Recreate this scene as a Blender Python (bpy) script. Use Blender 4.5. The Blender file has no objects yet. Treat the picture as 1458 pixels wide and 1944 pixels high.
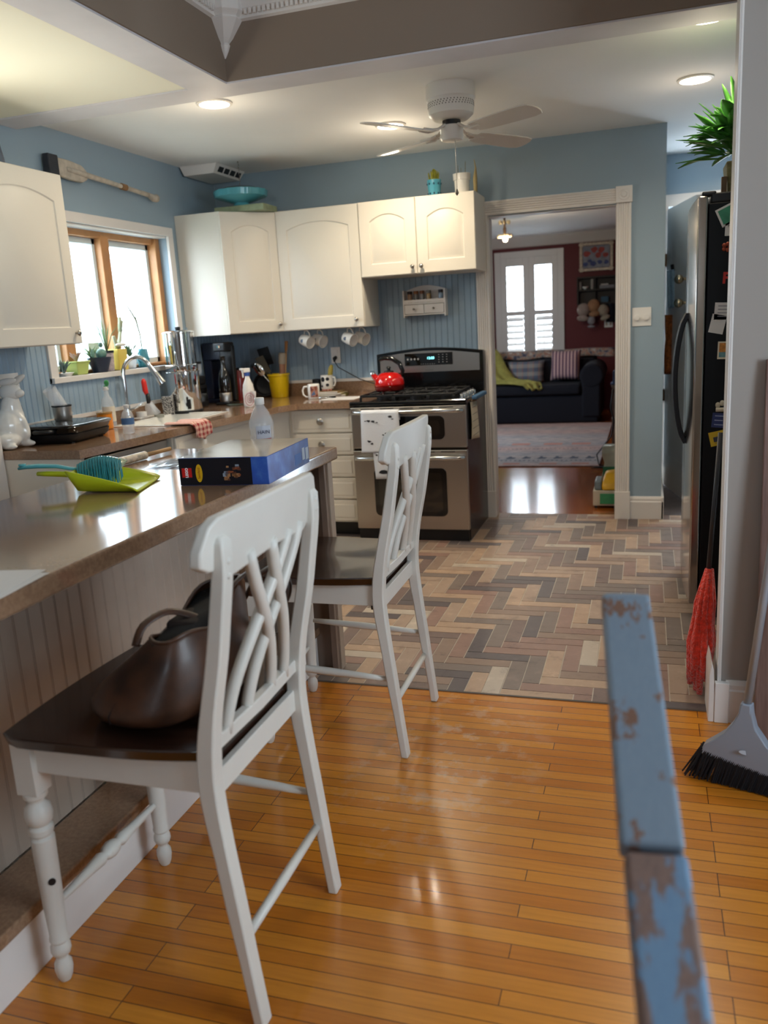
import bpy, bmesh, math, random
from mathutils import Vector, Matrix, Euler
random.seed(7)
SC = bpy.context.scene
COL = SC.collection
PI = math.pi

# ---------------------------------------------------------------- camera, light, exposure
SC.view_settings.view_transform = 'Standard'
SC.view_settings.look = 'None'
SC.view_settings.gamma = 1
SC.view_settings.exposure = 0.45
SC.view_settings.use_curve_mapping = False
SC.cycles.use_denoising = True
SC.cycles.max_bounces = 10
SC.cycles.diffuse_bounces = 7
SC.cycles.glossy_bounces = 4
SC.cycles.transmission_bounces = 8
SC.cycles.caustics_reflective = False
SC.cycles.caustics_refractive = False
SC.cycles.sample_clamp_indirect = 6

YAW, PITCH, ROLL, FPX = 0.3125334, -0.2221269, -0.0586963, 1574.28
fw = Vector((-math.sin(YAW)*math.cos(PITCH), math.cos(YAW)*math.cos(PITCH), math.sin(PITCH)))
rt0 = Vector((math.cos(YAW), math.sin(YAW), 0)); up0 = rt0.cross(fw)
rt = rt0*math.cos(ROLL) + up0*math.sin(ROLL); up = -rt0*math.sin(ROLL) + up0*math.cos(ROLL)
cam_data = bpy.data.cameras.new('camera'); cam = bpy.data.objects.new('camera', cam_data); COL.objects.link(cam)
cam.matrix_world = Matrix(((rt.x, up.x, -fw.x, 1.06557), (rt.y, up.y, -fw.y, -5.08171), (rt.z, up.z, -fw.z, 1.39260), (0, 0, 0, 1)))
cam_data.sensor_fit = 'HORIZONTAL'; cam_data.sensor_width = 36
cam_data.lens = FPX/1458*36
cam_data.clip_start = 0.02
cam_data.dof.use_dof = True
cam_data.dof.focus_distance = 3.0
cam_data.dof.aperture_fstop = 4.0
SC.camera = cam

world = bpy.data.worlds.new('sky'); SC.world = world; world.use_nodes = True
wn = world.node_tree; wn.nodes.clear()
wo = wn.nodes.new('ShaderNodeOutputWorld'); wb = wn.nodes.new('ShaderNodeBackground')
wb.inputs[0].default_value = (0.74, 0.88, 1.0, 1); wb.inputs[1].default_value = 10
wn.links.new(wb.outputs[0], wo.inputs[0])

def portal(x, y, z, rot, sx, sy):
    l = bpy.data.lights.new('window_daylight', 'AREA'); l.shape = 'RECTANGLE'; l.size = sx; l.size_y = sy
    o = bpy.data.objects.new('window_daylight', l); COL.objects.link(o); o.location = (x, y, z); o.rotation_euler = rot
    l.cycles.is_portal = True
def dayl(x, y, z, rot, sx, sy, e, c):
    l = bpy.data.lights.new('daylight', 'AREA'); l.shape = 'RECTANGLE'; l.size = sx; l.size_y = sy; l.energy = e; l.color = c
    o = bpy.data.objects.new('daylight', l); COL.objects.link(o); o.location = (x, y, z); o.rotation_euler = rot
portal(-2.12, -.68, 1.63, (0, -PI/2, 0), .85, 1.3)       # kitchen window
portal(-.58, 7.62, 1.6, (-PI/2, 0, 0), .9, 1.5)           # living room window
portal(2.96, -4.2, 1.5, (0, PI/2, 0), 1.4, 1.3)          # dining window, right
portal(.7, -7.35, 1.75, (PI/2, 0, 0), 1.0, .4)           # dining window, behind

portal(-2.15, 4.2, 1.5, (0, -PI/2, 0), 1.2, 1.2)          # opening added in the unseen side wall to brighten the living room
def disk_light(x, y, z, e, c=(1, .84, .62), size=.14):
    l = bpy.data.lights.new('recessed_or_fill_light', 'AREA'); l.shape = 'DISK'; l.size = size; l.energy = e; l.color = c; l.spread = 2.6
    o = bpy.data.objects.new('recessed_or_fill_light', l); COL.objects.link(o); o.location = (x, y, z)
LAMPS = [(-.975, -1.09, 6), (-.346, -.174, 8), (1.281, -.285, 4), (1.281, -1.246, 4)]
for x, y, e in LAMPS:
    disk_light(x, y, 2.482, e)
    l = bpy.data.lights.new('ceiling_glow_fill', 'POINT'); l.energy = e*.25; l.color = (1, .84, .62); l.shadow_soft_size = .05  # fill point added below each lamp to brighten the ceiling around it
    o = bpy.data.objects.new('ceiling_glow_fill', l); COL.objects.link(o); o.location = (x, y, 2.27)
disk_light(1.65, 1.25, 2.48, 5)                           # fill light added to brighten the hall, out of view
l = bpy.data.lights.new('wall_sconce_light', 'SPOT'); l.spot_size = 2.6; l.spot_blend = .6; l.energy = 34; l.color = (1, .95, .80); l.shadow_soft_size = .3
o = bpy.data.objects.new('wall_sconce_light', l); COL.objects.link(o); o.location = (-1.70, -2.35, 1.6); o.rotation_euler = (PI, 0, 0)   # lamp in the left bay, out of frame

# ---------------------------------------------------------------- materials
MATS = {}
def mat(name, col, rough=.5, metal=0, coat=0, spec=.5, trans=0, emit=None, est=0, ior=1.45, noise=0, nscale=8, bump=0, bscale=60, alpha=1, sheen=0, aniso=0):
    if name in MATS: return MATS[name]
    m = bpy.data.materials.new(name); m.use_nodes = True; nt = m.node_tree; b = nt.nodes['Principled BSDF']
    b.inputs['Base Color'].default_value = (*col, 1); b.inputs['Roughness'].default_value = rough; b.inputs['Metallic'].default_value = metal
    b.inputs['Coat Weight'].default_value = coat; b.inputs['Coat Roughness'].default_value = .08; b.inputs['Specular IOR Level'].default_value = spec
    b.inputs['Transmission Weight'].default_value = trans; b.inputs['IOR'].default_value = ior; b.inputs['Alpha'].default_value = alpha
    b.inputs['Sheen Weight'].default_value = sheen; b.inputs['Anisotropic'].default_value = aniso
    if emit: b.inputs['Emission Color'].default_value = (*emit, 1); b.inputs['Emission Strength'].default_value = est
    tc = nt.nodes.new('ShaderNodeTexCoord')
    if noise:
        n = nt.nodes.new('ShaderNodeTexNoise'); n.inputs['Scale'].default_value = nscale; n.inputs['Detail'].default_value = 5
        mx = nt.nodes.new('ShaderNodeMix'); mx.data_type = 'RGBA'; mx.blend_type = 'MULTIPLY'; mx.inputs[0].default_value = 1
        mr = nt.nodes.new('ShaderNodeMapRange'); mr.inputs[1].default_value = .3; mr.inputs[2].default_value = .7; mr.inputs[3].default_value = 1-noise; mr.inputs[4].default_value = 1+noise*.5
        nt.links.new(tc.outputs['Object'], n.inputs['Vector']); nt.links.new(n.outputs[0], mr.inputs[0])
        mx.inputs[6].default_value = (*col, 1); nt.links.new(mr.outputs[0], mx.inputs[7]); nt.links.new(mx.outputs[2], b.inputs['Base Color'])
    if bump:
        n = nt.nodes.new('ShaderNodeTexNoise'); n.inputs['Scale'].default_value = bscale; bp = nt.nodes.new('ShaderNodeBump'); bp.inputs[0].default_value = bump; bp.inputs[1].default_value = .01
        nt.links.new(tc.outputs['Object'], n.inputs['Vector']); nt.links.new(n.outputs[0], bp.inputs['Height']); nt.links.new(bp.outputs[0], b.inputs['Normal'])
    MATS[name] = m; return m
def rgb(h):  # sRGB hex -> linear
    v = [int(h[i:i+2], 16)/255 for i in (0, 2, 4)]
    return tuple(c/12.92 if c <= .04045 else ((c+.055)/1.055)**2.4 for c in v)
class NT:
    def __init__(s, name, rough=.5, coat=0):
        s.m = bpy.data.materials.new(name); s.m.use_nodes = True; s.t = s.m.node_tree; s.b = s.t.nodes['Principled BSDF']
        s.b.inputs['Roughness'].default_value = rough; s.b.inputs['Coat Weight'].default_value = coat; s.b.inputs['Coat Roughness'].default_value = .1
        MATS[name] = s.m
    def n(s, k, **a):
        x = s.t.nodes.new(k)
        for q, v in a.items(): setattr(x, q, v)
        return x
    def l(s, a, b): s.t.links.new(a, b)
    def coord(s, kind='Object', scale=(1, 1, 1), rot=(0, 0, 0), loc=(0, 0, 0)):
        c = s.n('ShaderNodeTexCoord'); m = s.n('ShaderNodeMapping'); m.inputs['Scale'].default_value = scale; m.inputs['Rotation'].default_value = rot; m.inputs['Location'].default_value = loc
        s.l(c.outputs[kind], m.inputs[0]); return m.outputs[0]
    def noise(s, vec, scale, detail=4, rough=.5):
        x = s.n('ShaderNodeTexNoise'); x.inputs['Scale'].default_value = scale; x.inputs['Detail'].default_value = detail; x.inputs['Roughness'].default_value = rough
        s.l(vec, x.inputs['Vector']); return x.outputs[0]
    def ramp(s, fac, stops):
        r = s.n('ShaderNodeValToRGB'); e = r.color_ramp.elements
        while len(e) < len(stops): e.new(.5)
        for i, (p, c) in enumerate(stops): e[i].position = p; e[i].color = (*c, 1)
        s.l(fac, r.inputs[0]); return r.outputs[0]
    def mix(s, fac, a, b, mode='MIX'):
        x = s.n('ShaderNodeMix', data_type='RGBA', blend_type=mode)
        for i, v in ((0, fac), (6, a), (7, b)):
            if hasattr(v, 'links') or hasattr(v, 'is_linked'): s.l(v, x.inputs[i])
            elif isinstance(v, tuple): x.inputs[i].default_value = (*v, 1)
            else: x.inputs[i].default_value = v
        return x.outputs[2]
    def bump(s, h, st=.3, d=.003):
        b = s.n('ShaderNodeBump'); b.inputs[0].default_value = st; b.inputs[1].default_value = d; s.l(h, b.inputs['Height']); s.l(b.outputs[0], s.b.inputs['Normal'])
    def col(s, c): s.l(c, s.b.inputs['Base Color'])

WHITE = mat('white_cabinet_paint', rgb('dcd6ca'), .38, noise=.03, nscale=2)
TRIM = mat('white_trim_paint', rgb('dedad6'), .4, noise=.03, nscale=3)
CEIL = mat('ceiling_paint', rgb('ebebea'), .8, noise=.03, nscale=2)
BAYCEIL = mat('bay_ceiling_paint', rgb('f0eedc'), .75)
BEAM = mat('beam_white_paint', rgb('d6d4d8'), .6, noise=.06, nscale=5)
BLUE = mat('blue_wall_paint', rgb('94a8b6'), .55, noise=.03, nscale=2)
BEADB = mat('blue_beadboard_paint', rgb('92a8ba'), .5, noise=.1, nscale=6)
TAUPE = mat('taupe_wall_paint', rgb('857668'), .7)
GREYW = mat('grey_wall_paint', rgb('a09a94'), .7, noise=.03, nscale=2)
RED = mat('deep_red_wall_paint', rgb('5e1a1f'), .6)
STEEL = mat('brushed_steel', rgb('b9b3ac'), .3, 1, aniso=.5)
STEELD = mat('steel_handle', rgb('c4c6c6'), .18, 1)
CHROME = mat('polished_chrome', rgb('dfe1e2'), .06, 1)
BLACKG = mat('black_enamel', rgb('0c0c0e'), .12, coat=.5)
BLACKP = mat('black_plastic', rgb('121316'), .4)
IRON = mat('cast_iron', rgb('141416'), .5)
FRSIDE = mat('black_textured_steel', rgb('05070b'), .4, spec=.25)
GLASSD = mat('oven_glass', rgb('15120f'), .05, coat=1)
GLASS = mat('clear_glass', (.95, .97, 1), .03, alpha=.26, spec=.9)
CLEARP = mat('clear_plastic', rgb('e6ebf0'), .08, alpha=.34, spec=.9)
WPLAS = mat('white_plastic', rgb('e2e0dc'), .35)
CERAM = mat('white_ceramic', rgb('e6e4de'), .18, coat=.4)
WOODO = mat('honey_pine', rgb('b98454'), .45, noise=.2, nscale=9)
WOODL = mat('light_wood', rgb('b08a5c'), .5, noise=.15, nscale=12)
BULB = mat('lamp_glow', (1, .9, .75), .5, emit=(1, .88, .68), est=22)
GREEN = mat('green_leaf', rgb('4b8a34'), .4, noise=.35, nscale=20)
GREEN2 = mat('pale_green_leaf', rgb('7d9c74'), .5, noise=.2, nscale=20)
YELLOWG = mat('yellow_ceramic', rgb('d9b70c'), .3, coat=.3)
TEAL = mat('teal_enamel', rgb('4d97a5'), .3, coat=.4)
REDE = mat('red_enamel', rgb('c80f0c'), .12, coat=.8)
SOIL = mat('dark_soil', rgb('33261c'), .9)
PAPER = mat('white_paper', rgb('dddbd8'), .7)
NAVY = mat('navy_upholstery', rgb('070a18'), .9, bump=.2)
CHAIRW = mat('antique_white_paint', rgb('d3d1ca'), .38, noise=.05, nscale=6)

# ---------------------------------------------------------------- mesh helpers
class MB:
    def __init__(s): s.bm = bmesh.new(); s.mi = 0
    def _tag(s, faces):
        for f in faces: f.material_index = s.mi
    def box(s, x0, x1, y0, y1, z0, z1, M=None):
        P = [Vector((x, y, z)) for x in (x0, x1) for y in (y0, y1) for z in (z0, z1)]
        if M is not None: P = [M @ q for q in P]
        v = [s.bm.verts.new(q) for q in P]
        fs = [s.bm.faces.new([v[i] for i in q]) for q in ((0, 1, 3, 2), (4, 6, 7, 5), (0, 4, 5, 1), (2, 3, 7, 6), (0, 2, 6, 4), (1, 5, 7, 3))]
        s._tag(fs); return s
    def loft(s, rings, cap=True, closed=True):
        R = [[s.bm.verts.new(Vector(q)) for q in r] for r in rings]
        n = len(R[0]); fs = []
        for a, b in zip(R, R[1:]):
            for i in range(n if closed else n-1):
                fs.append(s.bm.faces.new((a[i], a[(i+1) % n], b[(i+1) % n], b[i])))
        if cap and closed:
            fs.append(s.bm.faces.new(R[0][::-1])); fs.append(s.bm.faces.new(R[-1]))
        s._tag(fs); return s
    def lathe(s, prof, c=(0, 0, 0), n=20, axis=None, cap=True, sx=1, sy=1):
        M = Matrix.Identity(3)
        if axis is not None: M = Vector((0, 0, 1)).rotation_difference(Vector(axis).normalized()).to_matrix()
        c = Vector(c); rings = []
        for r, z in prof:
            r = max(r, 1e-4)
            rings.append([c + M @ Vector((r*sx*math.cos(2*PI*i/n), r*sy*math.sin(2*PI*i/n), z)) for i in range(n)])
        return s.loft(rings, cap)
    def tube(s, pts, r, n=8, cap=True, flat=None):
        pts = [Vector(q) for q in pts]; rings = []; ref = None
        rr = r if isinstance(r, (list, tuple)) else [r]*len(pts)
        for i, q in enumerate(pts):
            t = (pts[min(i+1, len(pts)-1)]-pts[max(i-1, 0)]).normalized()
            if ref is None: ref = Vector((0, 0, 1)) if abs(t.z) < .9 else Vector((1, 0, 0))
            u = (ref - t*ref.dot(t)).normalized(); w = t.cross(u); ref = u
            k = flat or 1
            rings.append([q + rr[i]*(u*math.cos(2*PI*j/n)*k + w*math.sin(2*PI*j/n)) for j in range(n)])
        return s.loft(rings, cap)
    def bar(s, pts, w, h, wv):   # rectangular section swept along pts; wv = width direction
        pts = [Vector(q) for q in pts]; wv = Vector(wv).normalized(); rings = []
        for i, q in enumerate(pts):
            t = (pts[min(i+1, len(pts)-1)]-pts[max(i-1, 0)]).normalized()
            hv = t.cross(wv).normalized()
            rings.append([q+wv*w/2+hv*h/2, q-wv*w/2+hv*h/2, q-wv*w/2-hv*h/2, q+wv*w/2-hv*h/2])
        return s.loft(rings)
    def prism(s, poly, off):   # closed polygon of 3D points extruded by vector off
        off = Vector(off); a = [Vector(q) for q in poly]
        return s.loft([a, [q+off for q in a]])
    def sphere(s, c, r, sc=(1, 1, 1), u=14, v=9, M=None):
        c = Vector(c); rings = []
        for i in range(v+1):
            ph = -PI/2+PI*i/v; rr = max(math.cos(ph), .002)
            ring = [Vector((r*sc[0]*rr*math.cos(2*PI*j/u), r*sc[1]*rr*math.sin(2*PI*j/u), r*sc[2]*math.sin(ph))) for j in range(u)]
            rings.append([c+((M @ q) if M is not None else q) for q in ring])
        return s.loft(rings)
    def quad(s, a, b, c, d):
        s._tag([s.bm.faces.new([s.bm.verts.new(Vector(q)) for q in (a, b, c, d)])]); return s
    def sheet(s, f, nu, nv):
        g = [[s.bm.verts.new(Vector(f(i/nu, j/nv))) for j in range(nv+1)] for i in range(nu+1)]
        s._tag([s.bm.faces.new((g[i][j], g[i+1][j], g[i+1][j+1], g[i][j+1])) for i in range(nu) for j in range(nv)]); return s
    def build(s, name, mats, parent=None, bevel=0, smooth=False, thick=0, seg=2, sub=0, angle=None):
        bmesh.ops.recalc_face_normals(s.bm, faces=s.bm.faces)
        me = bpy.data.meshes.new(name); s.bm.to_mesh(me); s.bm.free()
        for m in (mats if isinstance(mats, (list, tuple)) else [mats]): me.materials.append(m)
        o = bpy.data.objects.new(name, me); COL.objects.link(o)
        if parent is not None:
            o.parent = parent; o.matrix_parent_inverse = PINV.get(parent.name, Matrix.Identity(4))
        if smooth:
            for p in me.polygons: p.use_smooth = True
            if angle: me.set_sharp_from_angle(angle=math.radians(angle))
        if thick:
            q = o.modifiers.new('solid', 'SOLIDIFY'); q.thickness = thick; q.offset = 0
        if sub:
            q = o.modifiers.new('sub', 'SUBSURF'); q.levels = sub; q.render_levels = sub
        if bevel:
            q = o.modifiers.new('bevel', 'BEVEL'); q.width = bevel; q.segments = seg; q.limit_method = 'ANGLE'; q.angle_limit = .6
        return o
def cr(pts, n=4):   # smooth curve through the points
    P = [Vector(q) for q in pts]; out = []
    for i in range(len(P)-1):
        a, b_, c, d = P[max(i-1, 0)], P[i], P[i+1], P[min(i+2, len(P)-1)]
        for k in range(n):
            t = k/n; out.append(.5*((2*b_)+(c-a)*t+(2*a-5*b_+4*c-d)*t*t+(3*b_-a-3*c+d)*t**3))
    return out+[P[-1]]
PINV = {}
def tag(o, label, cat, group=None, kind=None):
    o['label'] = label; o['category'] = cat
    if group: o['group'] = group
    if kind: o['kind'] = kind
    return o
def thing(name, label, cat, loc=(0, 0, 0), group=None):
    # an Empty at the thing's base; parts are modelled in room coordinates and keep them
    o = bpy.data.objects.new(name, None); COL.objects.link(o); o.location = loc; o.empty_display_size = .05
    PINV[o.name] = Matrix.Translation(-Vector(loc))
    return tag(o, label, cat, group)
def struct(o): o['kind'] = 'structure'; return o
def copy_tree(o, dx, label=None):
    c = o.copy(); COL.objects.link(c)
    c.location = o.location+Vector(dx)
    if label: c['label'] = label
    for ch in list(o.children):
        k = ch.copy(); COL.objects.link(k); k.parent = c; k.matrix_parent_inverse = ch.matrix_parent_inverse.copy()
        for g in list(ch.children):
            h = g.copy(); COL.objects.link(h); h.parent = k; h.matrix_parent_inverse = g.matrix_parent_inverse.copy()
    return c
def text(name, s, size, loc, rot, m, parent, ext=.0008, align='CENTER', bold=0):
    cu = bpy.data.curves.new(name, 'FONT'); cu.body = s; cu.size = size; cu.extrude = ext; cu.align_x = align; cu.align_y = 'CENTER'; cu.offset = bold
    t = bpy.data.objects.new(name, cu); COL.objects.link(t)
    bpy.context.view_layer.update()
    me = bpy.data.meshes.new_from_object(t.evaluated_get(bpy.context.evaluated_depsgraph_get())); bpy.data.objects.remove(t)
    me.materials.clear(); me.materials.append(m); me.name = name
    M = Matrix.LocRotScale(Vector(loc), rot if not isinstance(rot, tuple) else Euler(rot), Vector((1, 1, 1)))
    me.transform(M)
    o = bpy.data.objects.new(name, me); COL.objects.link(o)
    if parent is not None: o.parent = parent; o.matrix_parent_inverse = PINV.get(parent.name, Matrix.Identity(4))
    return o
# ---------------------------------------------------------------- structural materials
def wood_floor(name, a, b, c, rough, coat, bw=.85, wear=False, rowh=.045):
    n = NT(name, rough, coat); v = n.coord('Object')
    br = n.n('ShaderNodeTexBrick'); br.offset = .37; br.offset_frequency = 3; br.squash = 1
    n.l(v, br.inputs['Vector']); br.inputs['Scale'].default_value = 1; br.inputs['Brick Width'].default_value = bw; br.inputs['Row Height'].default_value = rowh
    br.inputs['Mortar Size'].default_value = .0013; br.inputs['Mortar Smooth'].default_value = .3; br.inputs['Bias'].default_value = .1
    br.inputs['Color1'].default_value = (*a, 1); br.inputs['Color2'].default_value = (*b, 1); br.inputs['Mortar'].default_value = (*c, 1)
    g = n.coord('Object', (1.2, 26, 1)); gr = n.noise(g, 3.5, 6, .65)
    col = n.mix(.55, br.outputs[0], n.ramp(gr, [(.3, (.72, .66, .6)), (.72, (1.12, 1.1, 1.08))]), 'MULTIPLY')
    big = n.noise(v, 1.3, 2)
    col = n.mix(.5, col, n.ramp(big, [(.3, (.8, .78, .75)), (.7, (1.1, 1.08, 1.05))]), 'MULTIPLY')
    if wear:
        sp = n.coord('Object', (2.6, 1.5, 1), loc=(-1.15, 4.0, 0)); gs = n.n('ShaderNodeTexGradient', gradient_type='SPHERICAL'); n.l(sp, gs.inputs[0])
        wn_ = n.noise(v, 9, 6, .7); mu = n.n('ShaderNodeMath', operation='MULTIPLY'); n.l(gs.outputs[1], mu.inputs[0])
        n.l(n.ramp(wn_, [(.52, (0, 0, 0)), (.62, (.55, .55, .55))]), mu.inputs[1]); col = n.mix(mu.outputs[0], col, rgb('c9b8a0'))
    n.col(col); n.bump(br.outputs['Fac'], .25, -.0015)
    return n.m
OAK = wood_floor('oak_strip_floor', rgb('d08a2c'), rgb('b96f1c'), rgb('4a2608'), .27, .35, bw=1.25, wear=True)
OAK2 = wood_floor('living_room_floor', rgb('b06424'), rgb('9b5520'), rgb('5f3310'), .16, .6)

def brick_mat():
    n = NT('terracotta_plank_tile', .5); geo = n.n('ShaderNodeNewGeometry'); v = n.coord('Object')
    base = n.ramp(geo.outputs['Random Per Island'], [(0, rgb('786a62')), (.15, rgb('8a7466')), (.31, rgb('a08977')), (.47, rgb('ab9079')), (.6, rgb('8d7064')), (.74, rgb('75625b')), (.86, rgb('5c5353')), (.95, rgb('b5a797'))])
    base.node.color_ramp.interpolation = 'CONSTANT'
    ns = n.noise(v, 9, 7, .72)
    n.col(n.mix(.8, base, n.ramp(ns, [(.3, (.45, .45, .5)), (.44, (.95, .93, .92)), (.56, (1, 1, 1)), (.7, (1.4, 1.36, 1.32))]), 'MULTIPLY'))
    n.bump(ns, .15, .002); return n.m
TILE = brick_mat()
GROUT = mat('tile_grout', rgb('bdb2a4'), .8, noise=.15, nscale=20)
def laminate(name, c1, c2):
    n = NT(name, .11, .5); v = n.coord('Object'); ns = n.noise(v, 90, 5, .7)
    n.col(n.ramp(ns, [(.35, c1), (.65, c2)])); return n.m
LAM = laminate('brown_speckled_laminate', rgb('836650'), rgb('9a7c62'))
WALNUT = NT('walnut_board', .4); _v = WALNUT.coord('Object', (9, 1, .7)); _g = WALNUT.noise(_v, 5, 6, .6)
WALNUT.col(WALNUT.ramp(_g, [(.3, rgb('5a433d')), (.7, rgb('8a7068'))])); WALNUT = WALNUT.m

# ---------------------------------------------------------------- floors
def kitchen_floor():
    b = MB(); b.box(-2.05, 2.1, -2.2, 2.1, -.06, -.0015); o = struct(b.build('floor', [GROUT]))
    b = MB(); w = .0683; g = .0045; L = 4
    for nrow in range(-40, 40):
        for m in range(-9, 9):
            for kind in (0, 1):
                if kind == 0: x0, x1, y0, y1 = (nrow+8*m)*w, (nrow+8*m+4)*w, nrow*w, (nrow+1)*w
                else: x0, x1, y0, y1 = nrow*w, (nrow+1)*w, (nrow-7+8*m)*w, (nrow-3+8*m)*w
                x0, x1 = max(x0+g/2, -1.95), min(x1-g/2, 2.08); y0, y1 = max(y0+g/2-.02, -2.188), min(y1-g/2-.02, .795)
                if x0 > 1.17 and y0 < .8: y1 = y1
                if x1-x0 < .015 or y1-y0 < .015 or not (-.9 < (x0+x1)/2 < 2.1): continue
                b.box(x0, x1, y0, y1, -.002, .0004)
    p = b.build('tile_planks', TILE, o)
    b = MB(); b.box(-1.95, 2.08, -2.2, -2.189, -.002, .002); b.build('edge_strip', mat('dark_edge_strip', rgb('4c443f'), .5), o); return o
kitchen_floor()
b = MB(); b.box(1.17, 2.1, .8, 1.87, -.05, .0005); struct(b.build('floor_hall', [TILE]))
b = MB(); b.box(-2.1, 3.0, -7.45, -2.2, -.06, 0); struct(b.build('floor_dining', [OAK]))
b = MB(); b.box(-2.1, 1.05, .8, 7.6, -.06, 0); struct(b.build('floor_living', [OAK2]))

# ---------------------------------------------------------------- walls
H = 2.5
b = MB()                                                     # left wall, window opening y -1.30..-.03, z 1.215..2.04
WY0, WY1, WZ0, WZ1 = -1.31, -.05, 1.215, 2.035
b.box(-2.12, -1.95, -7.45, WY0, 0, 2.8).box(-2.12, -1.95, WY1, .84, 0, 2.8).box(-2.12, -1.95, WY0, WY1, 0, WZ0).box(-2.12, -1.95, WY0, WY1, WZ1, 2.8)
struct(b.build('wall_left', BLUE))
b = MB()                                                     # back wall with the doorway
b.box(-1.95, .0465, .69, .80, 0, 2.5).box(.0465, .873, .69, .80, 2.0506, 2.5).box(.873, 1.169, .69, .80, 0, 2.5)
struct(b.build('wall_back', BLUE))
b = MB(); b.box(1.05, 1.169, .80, 1.87, 0, 2.5); struct(b.build('wall_hall_left', BLUE))
b = MB(); b.box(1.05, 1.21, 1.87, 2.0, 0, 2.5).box(1.21, 2.02, 1.87, 2.0, 2.13, 2.5).box(2.02, 2.25, 1.87, 2.0, 0, 2.5); struct(b.build('wall_hall_far', BLUE))
b = MB(); b.box(1.21, 2.02, 2.6, 2.7, 0, 2.5); struct(b.build('wall_closet', GREYW))
b = MB(); b.box(2.1, 2.25, -2.1, 2.0, 0, 2.8); struct(b.build('wall_right', BLUE))
b = MB(); b.box(1.312, 3.0, -2.25, -2.16, 0, 2.8); struct(b.build('wall_stub', GREYW))
b = MB(); b.box(1.308, 1.312, -2.258, -2.16, .001, 2.8); b.box(1.312, 1.320, -2.258, -2.25, .001, 2.8); struct(b.build('trim_stub_edge', TRIM, bevel=.003))
b = MB(); b.box(2.9, 3.05, -7.45, -5.3, 0, 2.8).box(2.9, 3.05, -3.3, -2.25, 0, 2.8).box(2.9, 3.05, -5.3, -4.85, 0, 2.8).box(2.9, 3.05, -3.55, -3.3, 0, 2.8).box(2.9, 3.05, -4.85, -3.55, 0, .8).box(2.9, 3.05, -4.85, -3.55, 2.2, 2.8); struct(b.build('wall_dining_right', GREYW))
b = MB(); b.box(-2.12, -.3, -7.45, -7.3, 0, 2.8).box(1.7, 3.05, -7.45, -7.3, 0, 2.8).box(-.3, .2, -7.45, -7.3, 0, 2.8).box(1.2, 1.7, -7.45, -7.3, 0, 2.8).box(.2, 1.2, -7.45, -7.3, 0, 1.5).box(.2, 1.2, -7.45, -7.3, 2.0, 2.8); struct(b.build('wall_dining_back', GREYW))
def win_grid(name, fn):   # simple sash window with blinds for the dining room (behind the viewer, seen in reflections)
    b = MB(); fn(b); struct(b.build(name, TRIM))
win_grid('window_3', lambda b: [b.box(2.93, 2.98, -4.85, -4.8, .8, 2.2), b.box(2.93, 2.98, -3.6, -3.55, .8, 2.2), b.box(2.93, 2.98, -4.8, -3.6, .8, .85), b.box(2.93, 2.98, -4.8, -3.6, 2.15, 2.2), b.box(2.93, 2.98, -4.8, -3.6, 1.48, 1.52)])
win_grid('window_4', lambda b: [b.box(.2, .25, -7.38, -7.33, 1.5, 2.0), b.box(1.15, 1.2, -7.38, -7.33, 1.5, 2.0), b.box(.25, 1.15, -7.38, -7.33, 1.5, 1.55), b.box(.25, 1.15, -7.38, -7.33, 1.95, 2.0)])
# living room shell
b = MB()
LX0, LX1, LZ0, LZ1 = -.985, -.17, .62, 2.22
b.box(-2.2, LX0, 7.5, 7.6, 0, 2.6).box(LX1, 1.2, 7.5, 7.6, 0, 2.6).box(LX0, LX1, 7.5, 7.6, 0, LZ0).box(LX0, LX1, 7.5, 7.6, LZ1, 2.6); struct(b.build('wall_living_far', RED))
b = MB(); b.box(1.05, 1.169, 2.0, 7.6, 0, 2.6); struct(b.build('wall_living_right', RED))
b = MB(); b.box(-2.2, -2.1, .84, 3.6, 0, 2.6).box(-2.2, -2.1, 4.8, 7.5, 0, 2.6).box(-2.2, -2.1, 3.6, 4.8, 0, .9).box(-2.2, -2.1, 3.6, 4.8, 2.1, 2.6); struct(b.build('wall_living_left', RED))
b = MB(); b.box(-2.2, 1.1, .8, 7.6, 2.5, 2.6); struct(b.build('ceiling_living', CEIL))
b = MB(); b.prism([(-2.1, 7.5, 2.36), (-2.1, 7.5, 2.5), (-2.1, 7.38, 2.5), (-2.1, 7.40, 2.47), (-2.1, 7.46, 2.40), (-2.1, 7.48, 2.37)], (3.15, 0, 0)); struct(b.build('trim_living_crown', TRIM))

# ---------------------------------------------------------------- ceilings and beams
b = MB(); b.box(-1.95, 2.1, -1.40, 2.0, 2.5, 2.8); struct(b.build('ceiling', CEIL))
b = MB(); b.box(-1.95, -.85, -7.3, -1.5, 2.452, 2.8); struct(b.build('ceiling_bay', BAYCEIL))
b = MB(); b.box(-.70, 2.9, -7.3, -1.5, 2.8, 2.9); struct(b.build('ceiling_dining', CEIL))
b = MB(); b.mi = 0; b.box(-1.95, 2.1, -1.53, -1.345, 2.445, 2.8); b.box(-.872, -.683, -7.3, -1.345, 2.4448, 2.8)
b.mi = 1; b.box(-.68, 2.9, -1.538, -1.529, 2.452, 2.8); b.box(-.684, -.675, -7.3, -1.538, 2.452, 2.8)
struct(b.build('beam', [BEAM, TAUPE], bevel=.0015, seg=1))
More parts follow.
